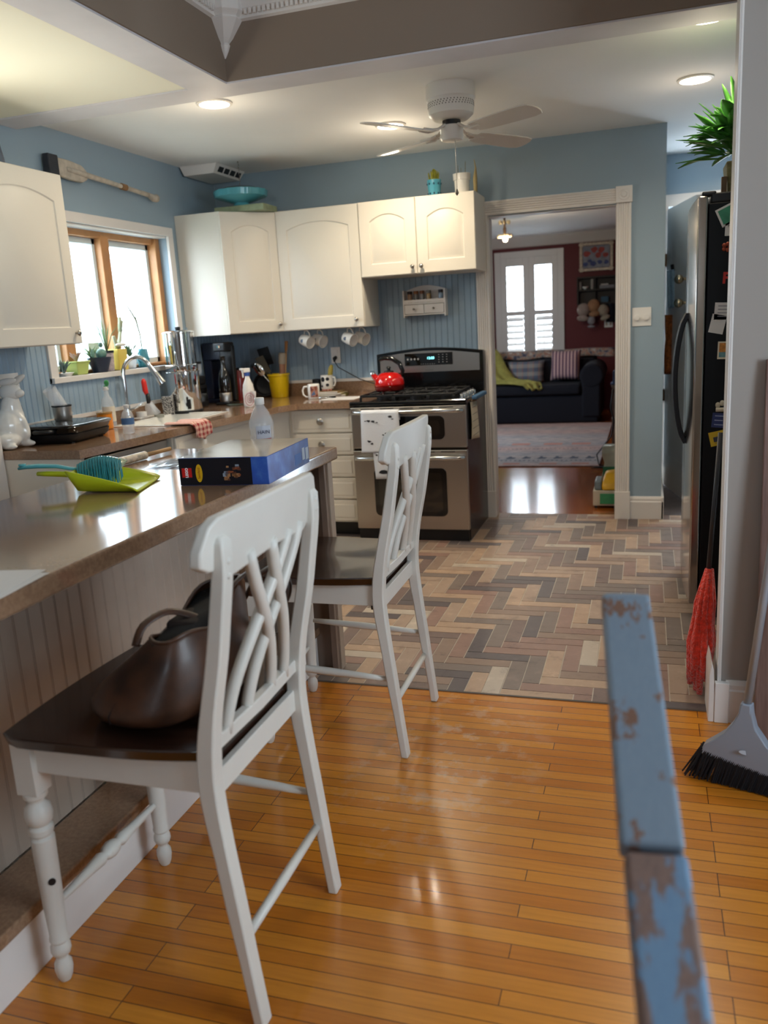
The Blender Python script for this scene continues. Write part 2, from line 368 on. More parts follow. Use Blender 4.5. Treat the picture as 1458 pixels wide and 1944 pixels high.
# crown moulding with dentils and the corner drop
b = MB()
def crown_x(x0, x1, y):
    P = [(y, 2.672), (y-.016, 2.678), (y-.018, 2.70), (y-.03, 2.712), (y-.034, 2.74), (y-.06, 2.775), (y-.08, 2.782), (y-.08, 2.8), (y, 2.8)]
    b.prism([(x0, a, c) for a, c in P], (x1-x0, 0, 0))
    x = x0+.12
    while x < x1-.01: b.box(x, x+.011, y-.031, y-.018, 2.688, 2.708); x += .021
def crown_y(y0, y1, x):
    P = [(x, 2.672), (x+.016, 2.678), (x+.018, 2.70), (x+.03, 2.712), (x+.034, 2.74), (x+.06, 2.775), (x+.08, 2.782), (x+.08, 2.8), (x, 2.8)]
    b.prism([(a, y0, c) for a, c in P], (0, y1-y0, 0))
    y = y1-.12
    while y > y0+3.5: b.box(x+.018, x+.031, y-.011, y, 2.688, 2.708); y -= .021
crown_x(-.675, 2.9, -1.538); crown_y(-7.3, -1.538, -.675)
struct(b.build('trim_crown', TRIM))
b = MB()
prof = [(.004, 2.54), (.020, 2.566), (.030, 2.588), (.026, 2.594), (.046, 2.612), (.078, 2.652), (.096, 2.675), (.090, 2.680), (.112, 2.70), (.112, 2.80)]
def hexring(r, z):   # faceted drop, set into the corner
    cx, cy = -.675, -1.538
    return [(cx-.001, cy+.001, z), (cx-.001, cy-r, z), (cx+r*.55, cy-r, z), (cx+r, cy-r*.55, z), (cx+r, cy+.001, z)]
b.loft([hexring(r, z) for r, z in prof]); struct(b.build('trim_corner_drop', TRIM, bevel=.0015, seg=1))

# ---------------------------------------------------------------- beadboard, casings, baseboards
def bead_profile(a0, a1, step=.0425, d=.0024):
    P = []; a = a0
    while a < a1-1e-6:
        e = min(a+step, a1); P += [(a, 0), (e-.009, 0)]
        if e-.009 < a1: P += [(e-.007, -d), (e-.0045, -d*.1), (e-.002, -d)]
        a = e
    P.append((a1, 0)); return P
def beadboard(name, axis, a0, a1, at, out, z0, z1, m, t=.012):
    # axis 'x': runs along x on plane y=at; out = +1/-1 towards the room
    b = MB(); P = bead_profile(a0, a1)
    f = (lambda a, d: (a, at+out*(t+d))) if axis == 'x' else (lambda a, d: (at+out*(t+d), a))
    fb = (lambda a: (a, at)) if axis == 'x' else (lambda a: (at, a))
    poly = [f(a, d) for a, d in P]+[fb(a1), fb(a0)]
    b.prism([(q[0], q[1], z0) for q in poly], (0, 0, z1-z0)); return b.build(name, m)
struct(beadboard('wall_beadboard_back', 'x', -1.95, -.045, .69, -1, .9, 1.78, BEADB))
o = struct(beadboard('wall_beadboard_left', 'y', -2.6, .678, -1.95, 1, .9, 1.215-.03, BEADB))
o = struct(beadboard('wall_beadboard_left_upper', 'y', -2.6, WY0-.07, -1.95, 1, 1.185, 1.45, BEADB))
struct(beadboard('wall_beadboard_left_corner', 'y', WY1+.07, .678, -1.95, 1, 1.185, 1.45, BEADB))

def fluted(b, p0, p1, width, out, side, t=.02):
    # casing from p0 to p1 (centre line), width dir 'side', thickness dir 'out'
    side = Vector(side); out = Vector(out); w = width/2
    P = [(-w, 0), (-w, t)]; n = 5; s = (width-.02)/n
    for i in range(n):
        a = -w+.01+i*s; P += [(a+.002, t), (a+s*.3, t-.006), (a+s*.7, t-.006), (a+s-.002, t)]
    P += [(w, t), (w, 0)]
    b.prism([Vector(p0)+side*a+out*d for a, d in P], Vector(p1)-Vector(p0))
YW = .69
b = MB(); fluted(b, (.918, YW, .19), (.918, YW, 2.056), .09, (0, -1, 0), (1, 0, 0)); b.box(.868, .968, YW-.028, YW, .0, .19)
b.box(.867, .969, YW-.03, YW, 2.056, 2.155)
b.lathe([(.036, 0), (.036, .004), (.028, .004), (.026, .001), (.018, .001), (.015, .006), (.002, .006)], (.918, YW-.03, 2.105), axis=(0, -1, 0))
fluted(b, (.002, YW, .0), (.002, YW, 2.056), .09, (0, -1, 0), (1, 0, 0)); b.box(-.05, .05, YW-.028, YW, 0, .19)
fluted(b, (-.04, YW, 2.10), (.867, YW, 2.10), .09, (0, -1, 0), (0, 0, 1))
b.box(.8675, .8731, YW-.001, .80, 0, 2.056).box(.0465, .052, YW-.001, .80, 0, 2.056).box(.0465, .8731, YW-.001, .80, 2.045, 2.0506)
struct(b.build('trim_1', TRIM, bevel=.0015, seg=1))
def baseb(name, x0, x1, y, h=.145, t=.018):
    b = MB(); b.prism([(x0, y, 0), (x0, y-t, 0), (x0, y-t, h*.76), (x0, y-t*.75, h*.8), (x0, y-t*.7, h*.9), (x0, y-t*.25, h), (x0, y, h)], (x1-x0, 0, 0)); struct(b.build(name, TRIM))
baseb('baseboard_back', .968, 1.187, .69, .155); baseb('baseboard_stub', 1.335, 2.9, -2.25, .15)
b = MB(); b.box(1.169, 1.187, .672, 1.86, 0, .15); struct(b.build('baseboard_hall', TRIM, bevel=.004))
b = MB(); b.prism([(1.281, -2.272, 0), (1.281, -2.272, .17), (1.288, -2.272, .215), (1.295, -2.272, .19), (1.30, -2.272, .10), (1.30, -2.272, 0)], (0, .17, 0)); b.box(1.30, 1.345, -2.276, -2.251, 0, .145)
struct(b.build('baseboard_stub_corner', TRIM, bevel=.002))
b = MB(); b.box(1.10, 2.12, 1.845, 1.87, 2.13, 2.215).box(1.17, 1.21, 1.845, 1.87, 0, 2.13).box(1.205, 1.211, 1.845, 2.0, 0, 2.13); struct(b.build('trim_2', TRIM, bevel=.002))

# hall door, ajar towards the kitchen
M = Matrix.Translation((1.222, 1.84, 0)) @ Matrix.Rotation(math.radians(-77.5), 4, 'Z')
b = MB(); b.box(0, .76, -.02, .02, .01, 2.11, M)
for z0, z1 in ((.25, .95), (1.15, 1.9)):
    for s in (-.021, .02): 
        for q in ((.12, .64, z0, z0+.02), (.12, .64, z1-.02, z1), (.12, .14, z0, z1), (.62, .64, z0, z1)): b.box(q[0], q[1], s, s+.005 if s < 0 else s+.002, q[2], q[3], M)
d = struct(b.build('door_1', TRIM, bevel=.003))
b = MB()
for z in (1.58, 1.42): b.sphere(M @ Vector((.62, -.085, z)), .032); b.lathe([(.028, 0), (.028, .01), (.011, .012), (.011, .06)], M @ Vector((.62, -.02, z)), axis=M.to_3x3() @ Vector((0, -1, 0)))
b.build('door_knob', mat('brass_nickel', rgb('b5a58a'), .2, 1), d, smooth=True, angle=40)
b = MB(); b.box(1.187, 1.22, 1.83, 1.85, .68, .77).box(1.187, 1.22, 1.83, 1.85, 1.7, 1.79); b.build('hinge', mat('old_bronze', rgb('5b4a3c'), .4, .8), d)

# ---------------------------------------------------------------- kitchen window
def kitchen_window():
    b = MB(); y0, y1, z0, z1 = WY0, WY1, WZ0, WZ1
    xf = -1.95
    b.box(xf, xf+.02, y0-.06, y1+.06, z1, z1+.055).box(xf, xf+.02, y0-.06, y0, z0-.03, z1).box(xf, xf+.02, y1, y1+.06, z0-.03, z1)
    b.box(xf-.12, xf+.035, y0-.06, y1+.06, z0-.03, z0)
    b.box(xf-.06, xf, y0, y1, z1-.012, z1)
    w = struct(b.build('window_1', TRIM, bevel=.003))
    b = MB(); xs = -2.055
    b.box(xs-.06, xs+.05, y1-.05, y1, z0, z1-.012).box(xs-.06, xs+.03, y0, y0+.04, z0, z1-.012).box(xs-.06, xs+.03, y0, y1, z1-.05, z1-.012).box(xs-.06, xs+.03, y0, y1, z0, z0+.02)
    b.box(xs-.06, xs+.035, -.665, -.585, z0, z1-.03).box(xs-.06, xs+.035, -1.10, -1.02, z0, z1-.03)
    b.build('window_frame', WOODO, w, bevel=.004)
    b = MB(); xs2 = xs-.03
    for a0, a1 in ((y0+.04, -1.10), (-1.02, -.665), (-.585, y1-.05)):
        for q in ((a0, a0+.03, z0+.02, z1-.05), (a1-.03, a1, z0+.02, z1-.05), (a0, a1, z0+.02, z0+.055), (a0, a1, z1-.085, z1-.05)): b.box(xs2-.02, xs2+.02, *q)
    b.build('sash', mat('white_sash_paint', rgb('cfe0e8'), .4), w, bevel=.003)
    b = MB()
    for a0, a1 in ((y0+.04, -1.10), (-1.02, -.665), (-.585, y1-.05)): b.box(xs2-.003, xs2+.001, a0+.03, a1-.03, z0+.05, z1-.08)
    b.build('pane', mat('window_glass', (.9, .95, 1), .0, alpha=.06), w)
kitchen_window()
def living_window():
    b = MB(); x0, x1, z0, z1 = LX0, LX1, LZ0, LZ1; y = 7.5
    b.box(x0-.09, x0, y-.03, y, z0-.05, z1+.09).box(x1, x1+.09, y-.03, y, z0-.05, z1+.09).box(x0, x1, y-.03, y, z1, z1+.09).box(x0-.12, x1+.12, y-.08, y, z0-.08, z0)
    w = struct(b.build('window_2', TRIM, bevel=.004))
    b = MB(); c = (x0+x1)/2
    for a0, a1 in ((x0, c-.0003), (c+.0003, x1)):
        b.box(a0, a0+.085, y-.03, y+.0, z0, z1).box(a1-.085, a1, y-.03, y, z0, z1).box(a0+.085, a1-.085, y-.03, y, z1-.12, z1).box(a0+.085, a1-.085, y-.03, y, z0, z0+.1).box(a0+.085, a1-.085, y-.03, y, 1.40, 1.47)
    b.build('shutter_frame', TRIM, w, bevel=.003)
    b = MB()
    for a0, a1 in ((x0+.085, c-.089), (c+.089, x1-.085)):
        z = z0+.12
        while z < 1.39:
            b.box(a0, a1, -.004, .004, -.043, .043, Matrix.Translation((0, y-.005, z)) @ Matrix.Rotation(-.6, 4, 'X')); z += .088
        z = 1.53
        while z < z1-.13:
            b.box(a0, a1, -.003, .003, -.033, .033, Matrix.Translation((0, y-.005, z)) @ Matrix.Rotation(1.5, 4, 'X')); z += .088
        b.box((a0+a1)/2-.003, (a0+a1)/2+.003, y-.04, y-.034, z0+.12, 1.39)
    b.build('louvre', TRIM, w)
    b = MB(); b.box(x0, x1, y+.07, y+.075, z0, z1); b.build('pane', MATS['window_glass'], w)
living_window()
# ---------------------------------------------------------------- cabinets
KNOB = mat('satin_nickel', rgb('a8a29a'), .3, 1)
def door_mesh(b, O, U, N, w, h, arch=True, t=.019, m=.072, slab=False):
    O = Vector(O); U = Vector(U); N = Vector(N); Z = Vector((0, 0, 1)); K = 14
    def P(u, v, d): return O+U*u+Z*v+N*d
    def outline(mg, rise):
        x0, x1, z0 = mg, w-mg, mg+.005; zt = h-mg-rise-.012
        pts = [(x0, z0), (x1, z0), (x1, zt)]
        for i in range(1, K):
            s = i/K; x = x1+(x0-x1)*s
            e = max(0, min(1, (min(s, 1-s))/.5)); pts.append((x, zt+rise*(math.sin(PI/2*min(1, e*1.05))**.9)))
        pts.append((x0, zt)); return pts
    def rect(e, d):
        pts = [(e, e), (w-e, e), (w-e, h-e)]+[(w-e+(2*e-w)*i/K, h-e) for i in range(1, K)]+[(e, h-e)]
        return [P(u, v, d) for u, v in pts]
    r = .042 if arch else 0; m = m if arch else .06
    rings = [rect(0, 0), rect(0, t-.004), rect(.004, t)]
    if slab:
        mm = .016; rings += [[P(u, v, t) for u, v in outline(mm, 0)], [P(u, v, t+.003) for u, v in outline(mm+.006, 0)]]
    else:
        rings += [[P(u, v, t) for u, v in outline(m, r)], [P(u, v, t-.006) for u, v in outline(m+.005, r)], [P(u, v, t-.006) for u, v in outline(m+.012, r)], [P(u, v, t-.001) for u, v in outline(m+.028, r)]]
    b.loft(rings)
def knob(c, N, parent, r=.014, name='knob', sx=1):
    b = MB(); b.lathe([(.005, 0), (.005, .012), (r*.6, .014), (r, .020), (r, .024), (r*.6, .029), (.001, .030)], c, n=14, axis=N); return b.build(name, KNOB, parent, smooth=True, angle=50)
def cab_door(name, O, U, N, w, h, parent, kn=None, arch=True, slab=False):
    b = MB(); door_mesh(b, O, U, N, w, h, arch, slab=slab); d = b.build(name, WHITE, parent, smooth=True, angle=25)
    if kn: knob(Vector(O)+Vector(U)*kn[0]+Vector((0, 0, kn[1]))+Vector(N)*.019, N, d)
    return d
ZT, ZU, ZV = 2.174, 1.385, 1.70
XL = -1.95
g = .002
# cabinet over the range
t = thing('wall_cabinet', 'short white two-door wall cabinet above the stove', 'cabinet', (-.36, .5, ZV))
b = MB(); b.box(-.742, .030, .342, .688, ZV, ZT); b.build('cabinet_body', WHITE, t, bevel=.002)
cab_door('door', (-.742+g, .342, ZV+.002), (1, 0, 0), (0, -1, 0), .383, ZT-ZV-.004, t, (.355, .045))
cab_door('door', (-.742+.386+g, .342, ZV+.002), (1, 0, 0), (0, -1, 0), .383, ZT-ZV-.004, t, (.028, .045))
# single tall cabinet
t = thing('wall_cabinet', 'tall white arched-panel wall cabinet left of the short stove cabinet', 'cabinet', (-1.03, .5, ZU))
b = MB(); b.box(-1.335, -.7425, .355, .688, ZU, ZT); b.build('cabinet_body', WHITE, t, bevel=.002)
cab_door('door', (-1.335+g, .355, ZU+.002), (1, 0, 0), (0, -1, 0), .59-g, ZT-ZU-.004, t, (.54, .05))
# diagonal corner cabinet
t = thing('wall_cabinet', 'white corner wall cabinet with angled door right of the window', 'cabinet', (-1.65, .4, ZU))
A = Vector((XL+.325, .078, 0)); Bc = Vector((-1.337, .370, 0)); D = (Bc-A); wd = D.length; D.normalize(); Nn = Vector((D.y, -D.x, 0))
b = MB(); b.prism([(XL+.002, .078, ZU), (A.x, A.y, ZU), (Bc.x, Bc.y, ZU), (-1.337, .688, ZU), (XL+.002, .688, ZU)], (0, 0, ZT-ZU)); b.build('cabinet_body', WHITE, t, bevel=.002)
cab_door('door', (A.x, A.y, ZU+.002)-Vector() if False else Vector((A.x, A.y, ZU+.002))+D*g, D, Nn, wd-2*g, ZT-ZU-.004, t, (wd-.05, .05))
# near cabinet on the left wall
t = thing('wall_cabinet', 'white wall cabinet left of the window, cut off by the picture edge', 'cabinet', (-1.79, -1.75, ZU))
b = MB(); b.box(XL+.002, -1.621, -2.12, -1.51, ZU, ZT); b.build('cabinet_body', WHITE, t, bevel=.002)
cab_door('door', (-1.621, -2.12+g, ZU+.002), (0, 1, 0), (1, 0, 0), .606, ZT-ZU-.004, t, (.56, .05))

# ---------------------------------------------------------------- base cabinets
CT = .915
t = thing('base_cabinet', 'white base cabinet with a stack of five drawers left of the stove', 'cabinet', (-1.0, .35, 0))
b = MB(); b.box(-1.23, -.768, .06, .688, .10, .873); b.build('cabinet_body', WHITE, t, bevel=.002)
b = MB(); b.box(-1.23, -.768, .12, .688, 0, .10); b.build('toe_kick', BLACKP, t)
for i, (z0, z1) in enumerate(((.715, .865), (.565, .705), (.415, .555), (.265, .405), (.112, .255))):
    d = cab_door('drawer', (-1.205, .06, z0), (1, 0, 0), (0, -1, 0), .432, z1-z0, t, None, False, slab=True)
    b = MB(); c = Vector((-.989, .041-.003, (z0+z1)/2)); b.lathe([(.006, 0), (.006, .012), (.012, .014), (.022, .02), (.024, .025), (.015, .031), (.001, .033)], c, n=18, axis=(0, -1, 0), sx=1); b.build('knob', KNOB, d, smooth=True, angle=50)
t = thing('base_cabinet', 'white sink base cabinet below the kitchen window', 'cabinet', (-1.6, -.6, 0))
b = MB(); b.box(XL+.002, -1.35, -1.215, -.115, .10, .70); b.box(-1.41, -1.35, -1.215, -.115, .70, .873); b.box(XL+.002, -1.60, -.115, .688, .10, .873); b.prism([(-1.60, -.115, .1), (-1.35, -.115, .1), (-1.232, .06, .1), (-1.232, .688, .1), (-1.60, .688, .1)], (0, 0, .773)); b.build('cabinet_body', WHITE, t, bevel=.002)
for i in range(2): cab_door('door', (-1.35, -1.21+i*.547, .12), (0, 1, 0), (1, 0, 0), .543, .58, t, (.5 if i == 0 else .04, .5), False)
cab_door('drawer_front', (-1.35, -1.21, .71), (0, 1, 0), (1, 0, 0), 1.09, .155, t, None, False, slab=True)
t = thing('dishwasher', 'stainless dishwasher under the worktop beside the island', 'dishwasher', (-1.6, -1.56, 0))
b = MB(); b.box(XL+.05, -1.40, -1.87, -1.23, .1, .865); b.build('dishwasher_body', BLACKP, t)
b = MB(); b.box(-1.40, -1.365, -1.865, -1.235, .11, .865); b.build('door', STEEL, t, bevel=.006)
b = MB(); b.tube([(-1.365, -1.8, .78), (-1.335, -1.79, .78), (-1.335, -1.31, .78), (-1.365, -1.3, .78)], .01); b.build('handle', STEELD, t, smooth=True)
b = MB(); b.box(XL+.002, -1.41, -1.925, -1.875, 0, .873); b.box(-1.84, -1.39, -1.93, -1.925, 0, .873); tag(b.build('end_panel', WHITE), 'white cabinet end panel under the near end of the sink worktop', 'panel')
b = MB(); b.box(-1.949, -1.805, -2.06, -1.937, 0, 1.02); tag(b.build('pony_wall', TRIM, bevel=.004), 'white low wall end beside the ceramic rabbit at the left edge', 'wall')

# worktops
def worktop():
    b = MB(); z0, z1 = .875, CT
    SX0, SX1, SY0, SY1 = -1.80, -1.435, -1.08, -.42
    front = [(-1.385, -1.935), (-1.335, -1.45), (-1.315, -1.10), (-1.265, -.75), (-1.215, -.42), (-1.20, -.16), (-1.13, -.015), (-.768, .0)]
    def fx(y):
        for (xa, ya), (xb, yb) in zip(front, front[1:]):
            if ya <= y <= yb: return xa+(xb-xa)*(y-ya)/(yb-ya)
        return front[0][0]
    b.prism([(XL+.014, -1.935, z0), (fx(-1.935), -1.935, z0), (fx(-1.45), -1.45, z0), (fx(SY0), SY0, z0), (XL+.014, SY0, z0)], (0, 0, z1-z0))
    b.prism([(SX1, SY0, z0), (fx(SY0), SY0, z0), (fx(-.75), -.75, z0), (fx(SY1), SY1, z0), (SX1, SY1, z0)], (0, 0, z1-z0))
    b.prism([(XL+.014, SY0, z0), (SX0, SY0, z0), (SX0, SY1, z0), (XL+.014, SY1, z0)], (0, 0, z1-z0))
    b.prism([(XL+.014, SY1, z0), (fx(SY1), SY1, z0), (-1.20, -.16, z0), (-1.13, -.015, z0), (-.768, 0, z0), (-.768, .676, z0), (XL+.014, .676, z0)], (0, 0, z1-z0))
    w = b.build('worktop', LAM); tag(w, 'brown speckled L-shaped worktop along the window and back walls', 'worktop')
    b = MB(); b.box(XL+.03, -.768, .658, .676, CT, 1.005).box(XL+.014, XL+.032, -1.93, .676, CT, .985); b.build('upstand', LAM, w)
    b = MB(); b.box(XL+.014, -.768, .655, .678, 1.0052, 1.025).box(XL+.013, XL+.036, -1.93, .678, .9852, 1.005); b.build('upstand_trim', TRIM, w)
    s = MB(); e = .012
    s.box(SX0-e, SX1+e, SY0-e, SY0+.02, CT, CT+.006).box(SX0-e, SX1+e, SY1-.02, SY1+e, CT, CT+.006).box(SX0-e, SX0+.02, SY0, SY1, CT, CT+.006).box(SX1-.02, SX1+e, SY0, SY1, CT, CT+.006)
    s.box(SX0+.001, SX0+.02, SY0+.001, SY1-.001, .73, CT).box(SX1-.02, SX1-.001, SY0+.001, SY1-.001, .73, CT).box(SX0+.001, SX1-.001, SY0+.001, SY0+.02, .73, CT).box(SX0+.001, SX1-.001, SY1-.02, SY1-.001, .73, CT).box(SX0+.001, SX1-.001, SY0+.001, SY1-.001, .715, .73)
    k = s.build('sink', CERAM, bevel=.004); tag(k, 'white rectangular sink set in the worktop under the window', 'sink')
worktop()

# ---------------------------------------------------------------- island
t = thing('kitchen_island', 'long island clad in beige beadboard with a brown foot shelf', 'island', (-.6, -3.2, 0))
BEIGE = mat('beige_beadboard_paint', rgb('a8988a'), .5, noise=.12, nscale=5)
b = MB(); b.box(-.86, -.392, -5.2, -2.06, .0, .874); b.build('island_body', WHITE, t)
P = bead_profile(-5.2, -2.06, .05, .0022); b = MB(); b.prism([(-.38+d, a, .18) for a, d in P]+[(-.391, -2.06, .18), (-.391, -5.2, .18)], (0, 0, .694)); b.build('beadboard_panel', BEIGE, t)
b = MB(); b.box(-.388, -.238, -5.2, -2.06, 0, .145); b.build('base_board', TRIM, t, bevel=.002)
b = MB(); b.box(-.379, -.222, -5.2, -2.06, .1455, .178); b.build('foot_shelf', LAM, t, bevel=.004)
b = MB(); b.box(-.858, -.135, -2.058, -2.035, 0, .874); b.box(-.16, -.135, -2.10, -2.035, 0, .874); b.build('end_panel', mat('taupe_laminate_panel', rgb('7d6a5c'), .45, noise=.08, nscale=10), t, bevel=.002)
b = MB(); b.box(-.14, -.128, -2.075, -2.03, 0, .874); b.build('corner_strip', mat('pale_taupe_strip', rgb('a39281'), .5), t, bevel=.002)
b = MB(); b.box(-.862, -.117, -5.2, -1.982, .8755, .925); tag(b.build('island_worktop', LAM, bevel=.008, seg=3), 'glossy brown worktop of the island reflecting the window', 'worktop')

# ---------------------------------------------------------------- range
def make_range():
    t = thing('range_cooker', 'stainless double-oven gas range against the blue beadboard', 'stove', (-.38, .3, 0))
    x0, x1 = -.762, 0
    b = MB(); b.box(x0+.004, x1-.004, .03, .66, .0, .885); b.build('side_panel', mat('dark_range_side', rgb('191a20'), .25), t, bevel=.004)
    b = MB(); b.box(x0-.004, x1+.004, -.018, .665, .886, .915); b.build('cooktop', BLACKG, t, bevel=.008, seg=3)
    def oven(z0, z1, wz0, wz1, hz, wx0=-.625, wx1=-.14):
        b = MB(); b.box(x0+.002, x1-.002, -.012, .028, z0, z1); d = b.build('oven_door', STEEL, t, bevel=.006)
        b = MB(); r = .035; fx = lambda a0, a1, c0, c1, rr: [(a, yy, c) for a, c, yy in [(px+math.cos(an)*rr, pz+math.sin(an)*rr, 0) for px, pz, st in ((a1-rr, c1-rr, 0), (a0+rr, c1-rr, 1), (a0+rr, c0+rr, 2), (a1-rr, c0+rr, 3)) for an in [PI/2*(st+k/5) for k in range(6)]]]
        fr = [(a, -.0125, c) for a, _, c in fx(wx0, wx1, wz0, wz1, r)]; b.prism(fr, (0, -.003, 0)); b.build('window_frame', BLACKG, d)
        b = MB(); fr = [(a, -.0156, c) for a, _, c in fx(wx0+.03, wx1-.03, wz0+.028, wz1-.028, r*.7)]; b.prism(fr, (0, -.0015, 0)); b.build('window', GLASSD, d)
        b = MB(); b.tube([(-.735, -.012, hz), (-.73, -.045, hz+.002), (-.70, -.062, hz+.003), (-.55, -.068, hz+.004), (-.38, -.069, hz+.004), (-.21, -.068, hz+.004), (-.06, -.062, hz+.003), (-.032, -.045, hz+.002), (-.027, -.012, hz)], .0145, n=12); b.build('handle', STEELD, d, smooth=True, angle=60)
        b = MB()
        for k in range(5): b.box(-.69+k*.13, -.69+k*.13+.09, -.0135, -.0118, z1-.014, z1-.009)
        b.build('vent_slot', BLACKP, d)
    oven(.612, .879, .665, .815, .846); oven(.075, .597, .165, .48, .549)
    b = MB(); b.box(x0+.01, x1-.01, .0, .03, .0, .073); b.build('toe_kick', BLACKP, t)
    b = MB(); b.box(x0+.006, x1-.006, .0, .028, .597, .612); b.build('door_gap', BLACKG, t)
    # back guard
    b = MB(); n = 16
    top = [(x0+(x1-x0)*i/n, 1.185+.033*math.sin(PI*i/n)) for i in range(n+1)]
    b.prism([(x1, .615, .916), (x0, .615, .916)]+[(a, .615, c) for a, c in top], (0, .07, 0)); b.build('backguard', BLACKG, t, bevel=.004)
    b = MB(); top = [(x0+.025+(x1-x0-.05)*i/n, 1.166+.032*math.sin(PI*i/n)) for i in range(n+1)]
    b.prism([(x1-.025, .612, 1.052), (x0+.025, .612, 1.052)]+[(a, .612, c) for a, c in top], (0, .003, 0)); cp = b.build('control_panel', STEEL, t)
    b = MB(); b.box(-.555, -.212, .608, .612, 1.098, 1.182); b.build('touch_display', GLASSD, cp, bevel=.001)
    LED = mat('cyan_led', (.2, .9, 1), .5, emit=(.25, .9, 1), est=2.2)
    text('clock_digits', '12:08', .024, (-.368, .6068, 1.146), (PI/2, 0, 0), LED, cp)
    b = MB(); KEY = mat('grey_key_print', rgb('9a9c9f'), .5)
    for i in range(4): b.lathe([(.007, 0), (.007, .001)], (-.532+i*.025, .6078, 1.143), n=10, axis=(0, -1, 0))
    for i in range(3):
        for j in range(4): b.box(-.312+i*.028, -.305+i*.028, .6072, .6078, 1.115+j*.017, 1.119+j*.017)
    for i in range(7): b.box(-.44+i*.016, -.433+i*.016, .6072, .6078, 1.106, 1.109)
    b.build('keypad_print', KEY, cp)
    b = MB(); b.box(-.41, -.35, .6105, .6125, 1.060, 1.068); b.build('badge', KNOB, cp)
    # grates and burners
    for gx in (-.60, -.37, -.17):
        b = MB(); w = .11 if gx != -.17 else .08
        for yy in (.06, .32, .56): b.box(gx-w, gx+w, yy-.006, yy+.006, .935, .95)
        for xx in (gx-w, gx, gx+w): b.box(xx-.006, xx+.006, .06, .56, .936, .9495)
        for yy in (.19, .44):
            for an in range(4):
                c, s = math.cos(an*PI/2+.4), math.sin(an*PI/2+.4); b.bar([(gx+c*.02, yy+s*.02, .951), (gx+c*.085, yy+s*.1, .945)], .01, .014, (-s, c, 0))
        for xx in (gx-w, gx+w):
            for yy in (.06, .56): b.box(xx-.007, xx+.007, yy-.007, yy+.007, .915, .936)
        b.build('grate', IRON, t, bevel=.002, seg=1)
        for yy in (.19, .44):
            b = MB(); b.lathe([(.04, 0), (.04, .01), (.03, .012), (.03, .018), (.002, .02)], (gx, yy, .915), n=18); b.build('burner', IRON, t, smooth=True, angle=40)
    for k in range(5):
        b = MB(); b.lathe([(.021, 0), (.02, .012), (.016, .022), (.001, .023)], (-.045, .10+k*.085, .915), n=14); b.box(-.048, -.042, .085+k*.085, .115+k*.085, .935, .946); b.build('knob', STEELD, t, smooth=True, angle=40)
make_range()
# kettle
t = thing('kettle', 'shiny red kettle with black handle on the back left burner', 'kettle', (-.60, .36, .955))
kc = (-.60, .36, .952)
b = MB(); b.lathe([(.06, 0), (.094, .003), (.10, .012), (.101, .03)], kc, n=28); b.build('base_ring', mat('red_band', rgb('7c1a16'), .3, .4), t, smooth=True, angle=40)
b = MB(); b.lathe([(.101, .0302), (.103, .045), (.098, .075), (.085, .10), (.06, .118), (.03, .125), (.001, .127)], kc, n=28); b.build('kettle_body', REDE, t, smooth=True)
b = MB(); b.lathe([(.035, .124), (.033, .132), (.012, .136), (.011, .146), (.017, .152), (.012, .160), (.001, .162)], kc, n=16); b.build('lid', BLACKP, t, smooth=True, angle=50)
b = MB(); b.tube([(-.67, .34, 1.03), (-.695, .332, 1.05), (-.705, .33, 1.068)], [.028, .02, .016], n=12); b.build('spout', REDE, t, smooth=True, angle=60)
b = MB(); b.lathe([(.02, 0), (.016, .012), (.001, .014)], (-.706, .33, 1.068), n=10); b.box(-.72, -.69, .322, .336, 1.078, 1.09); b.build('whistle', CHROME, t, smooth=True, angle=40)
b = MB(); b.tube([(-.515, .37, 1.04), (-.505, .37, 1.08), (-.525, .37, 1.13), (-.575, .365, 1.165), (-.63, .36, 1.17), (-.665, .358, 1.158)], [.012, .015, .016, .016, .014, .011], n=10); b.build('handle', BLACKG, t, smooth=True, angle=60)
# towel over the oven handles
def cloth_mark(b, cx, cz, s, y, rnd):
    a = 0; k = 9; pts = []
    for i in range(k): an = 2*PI*i/k; r = s*(.45+.55*rnd.random()); pts.append((cx+r*math.cos(an)*1.4, y, cz+r*math.sin(an)*.7))
    b.prism(pts, (0, -.0012, 0))
INK = mat('black_print', rgb('22242a'), .8); TOWELM = mat('white_cotton', rgb('dfe2e8'), .9, bump=.3, bscale=200)
t = thing('dish_towel', 'white dish towel with black animal prints hanging on the upper oven handle', 'towel', (-.53, -.08, .86))
b = MB()
def tw(u, v):  # u across, v down: back fold over the bar to the long front
    x = -.665+.25*u+(.0 if v < .5 else .0)
    s = v*.36; 
    if v < .12: z = .80+v/.12*.062; y = -.052
    elif v < .2: an = (v-.12)/.08*PI; z = .862+.004*math.sin(an); y = -.068-.018*math.cos(an)*-1*-1 if False else -.07+.018*math.cos(an)
    else: z = .862-(v-.2)/.8*.265-.02*(1-u)*0; y = -.089-.004*math.sin(u*9)
    x += .02*(v-.2)*(u-.5)
    return (x, y, z)
b.sheet(tw, 12, 24); b.build('towel_cloth', TOWELM, t, thick=.004, smooth=True)
rr = random.Random(3)
for cx, cz, s in ((-.615, .80, .014), (-.585, .797, .012), (-.56, .79, .007), (-.47, .825, .012), (-.455, .81, .007), (-.50, .72, .009), (-.52, .71, .007), (-.615, .67, .013), (-.60, .655, .010), (-.44, .67, .008), (-.635, .80, .006)):
    b = MB(); cloth_mark(b, cx, cz, s, -.095, rr); b.build('animal_print', INK, t)
t = thing('dish_towel', 'narrower white towel tail with a black bird print below the upper oven', 'towel', (-.55, -.08, .6))
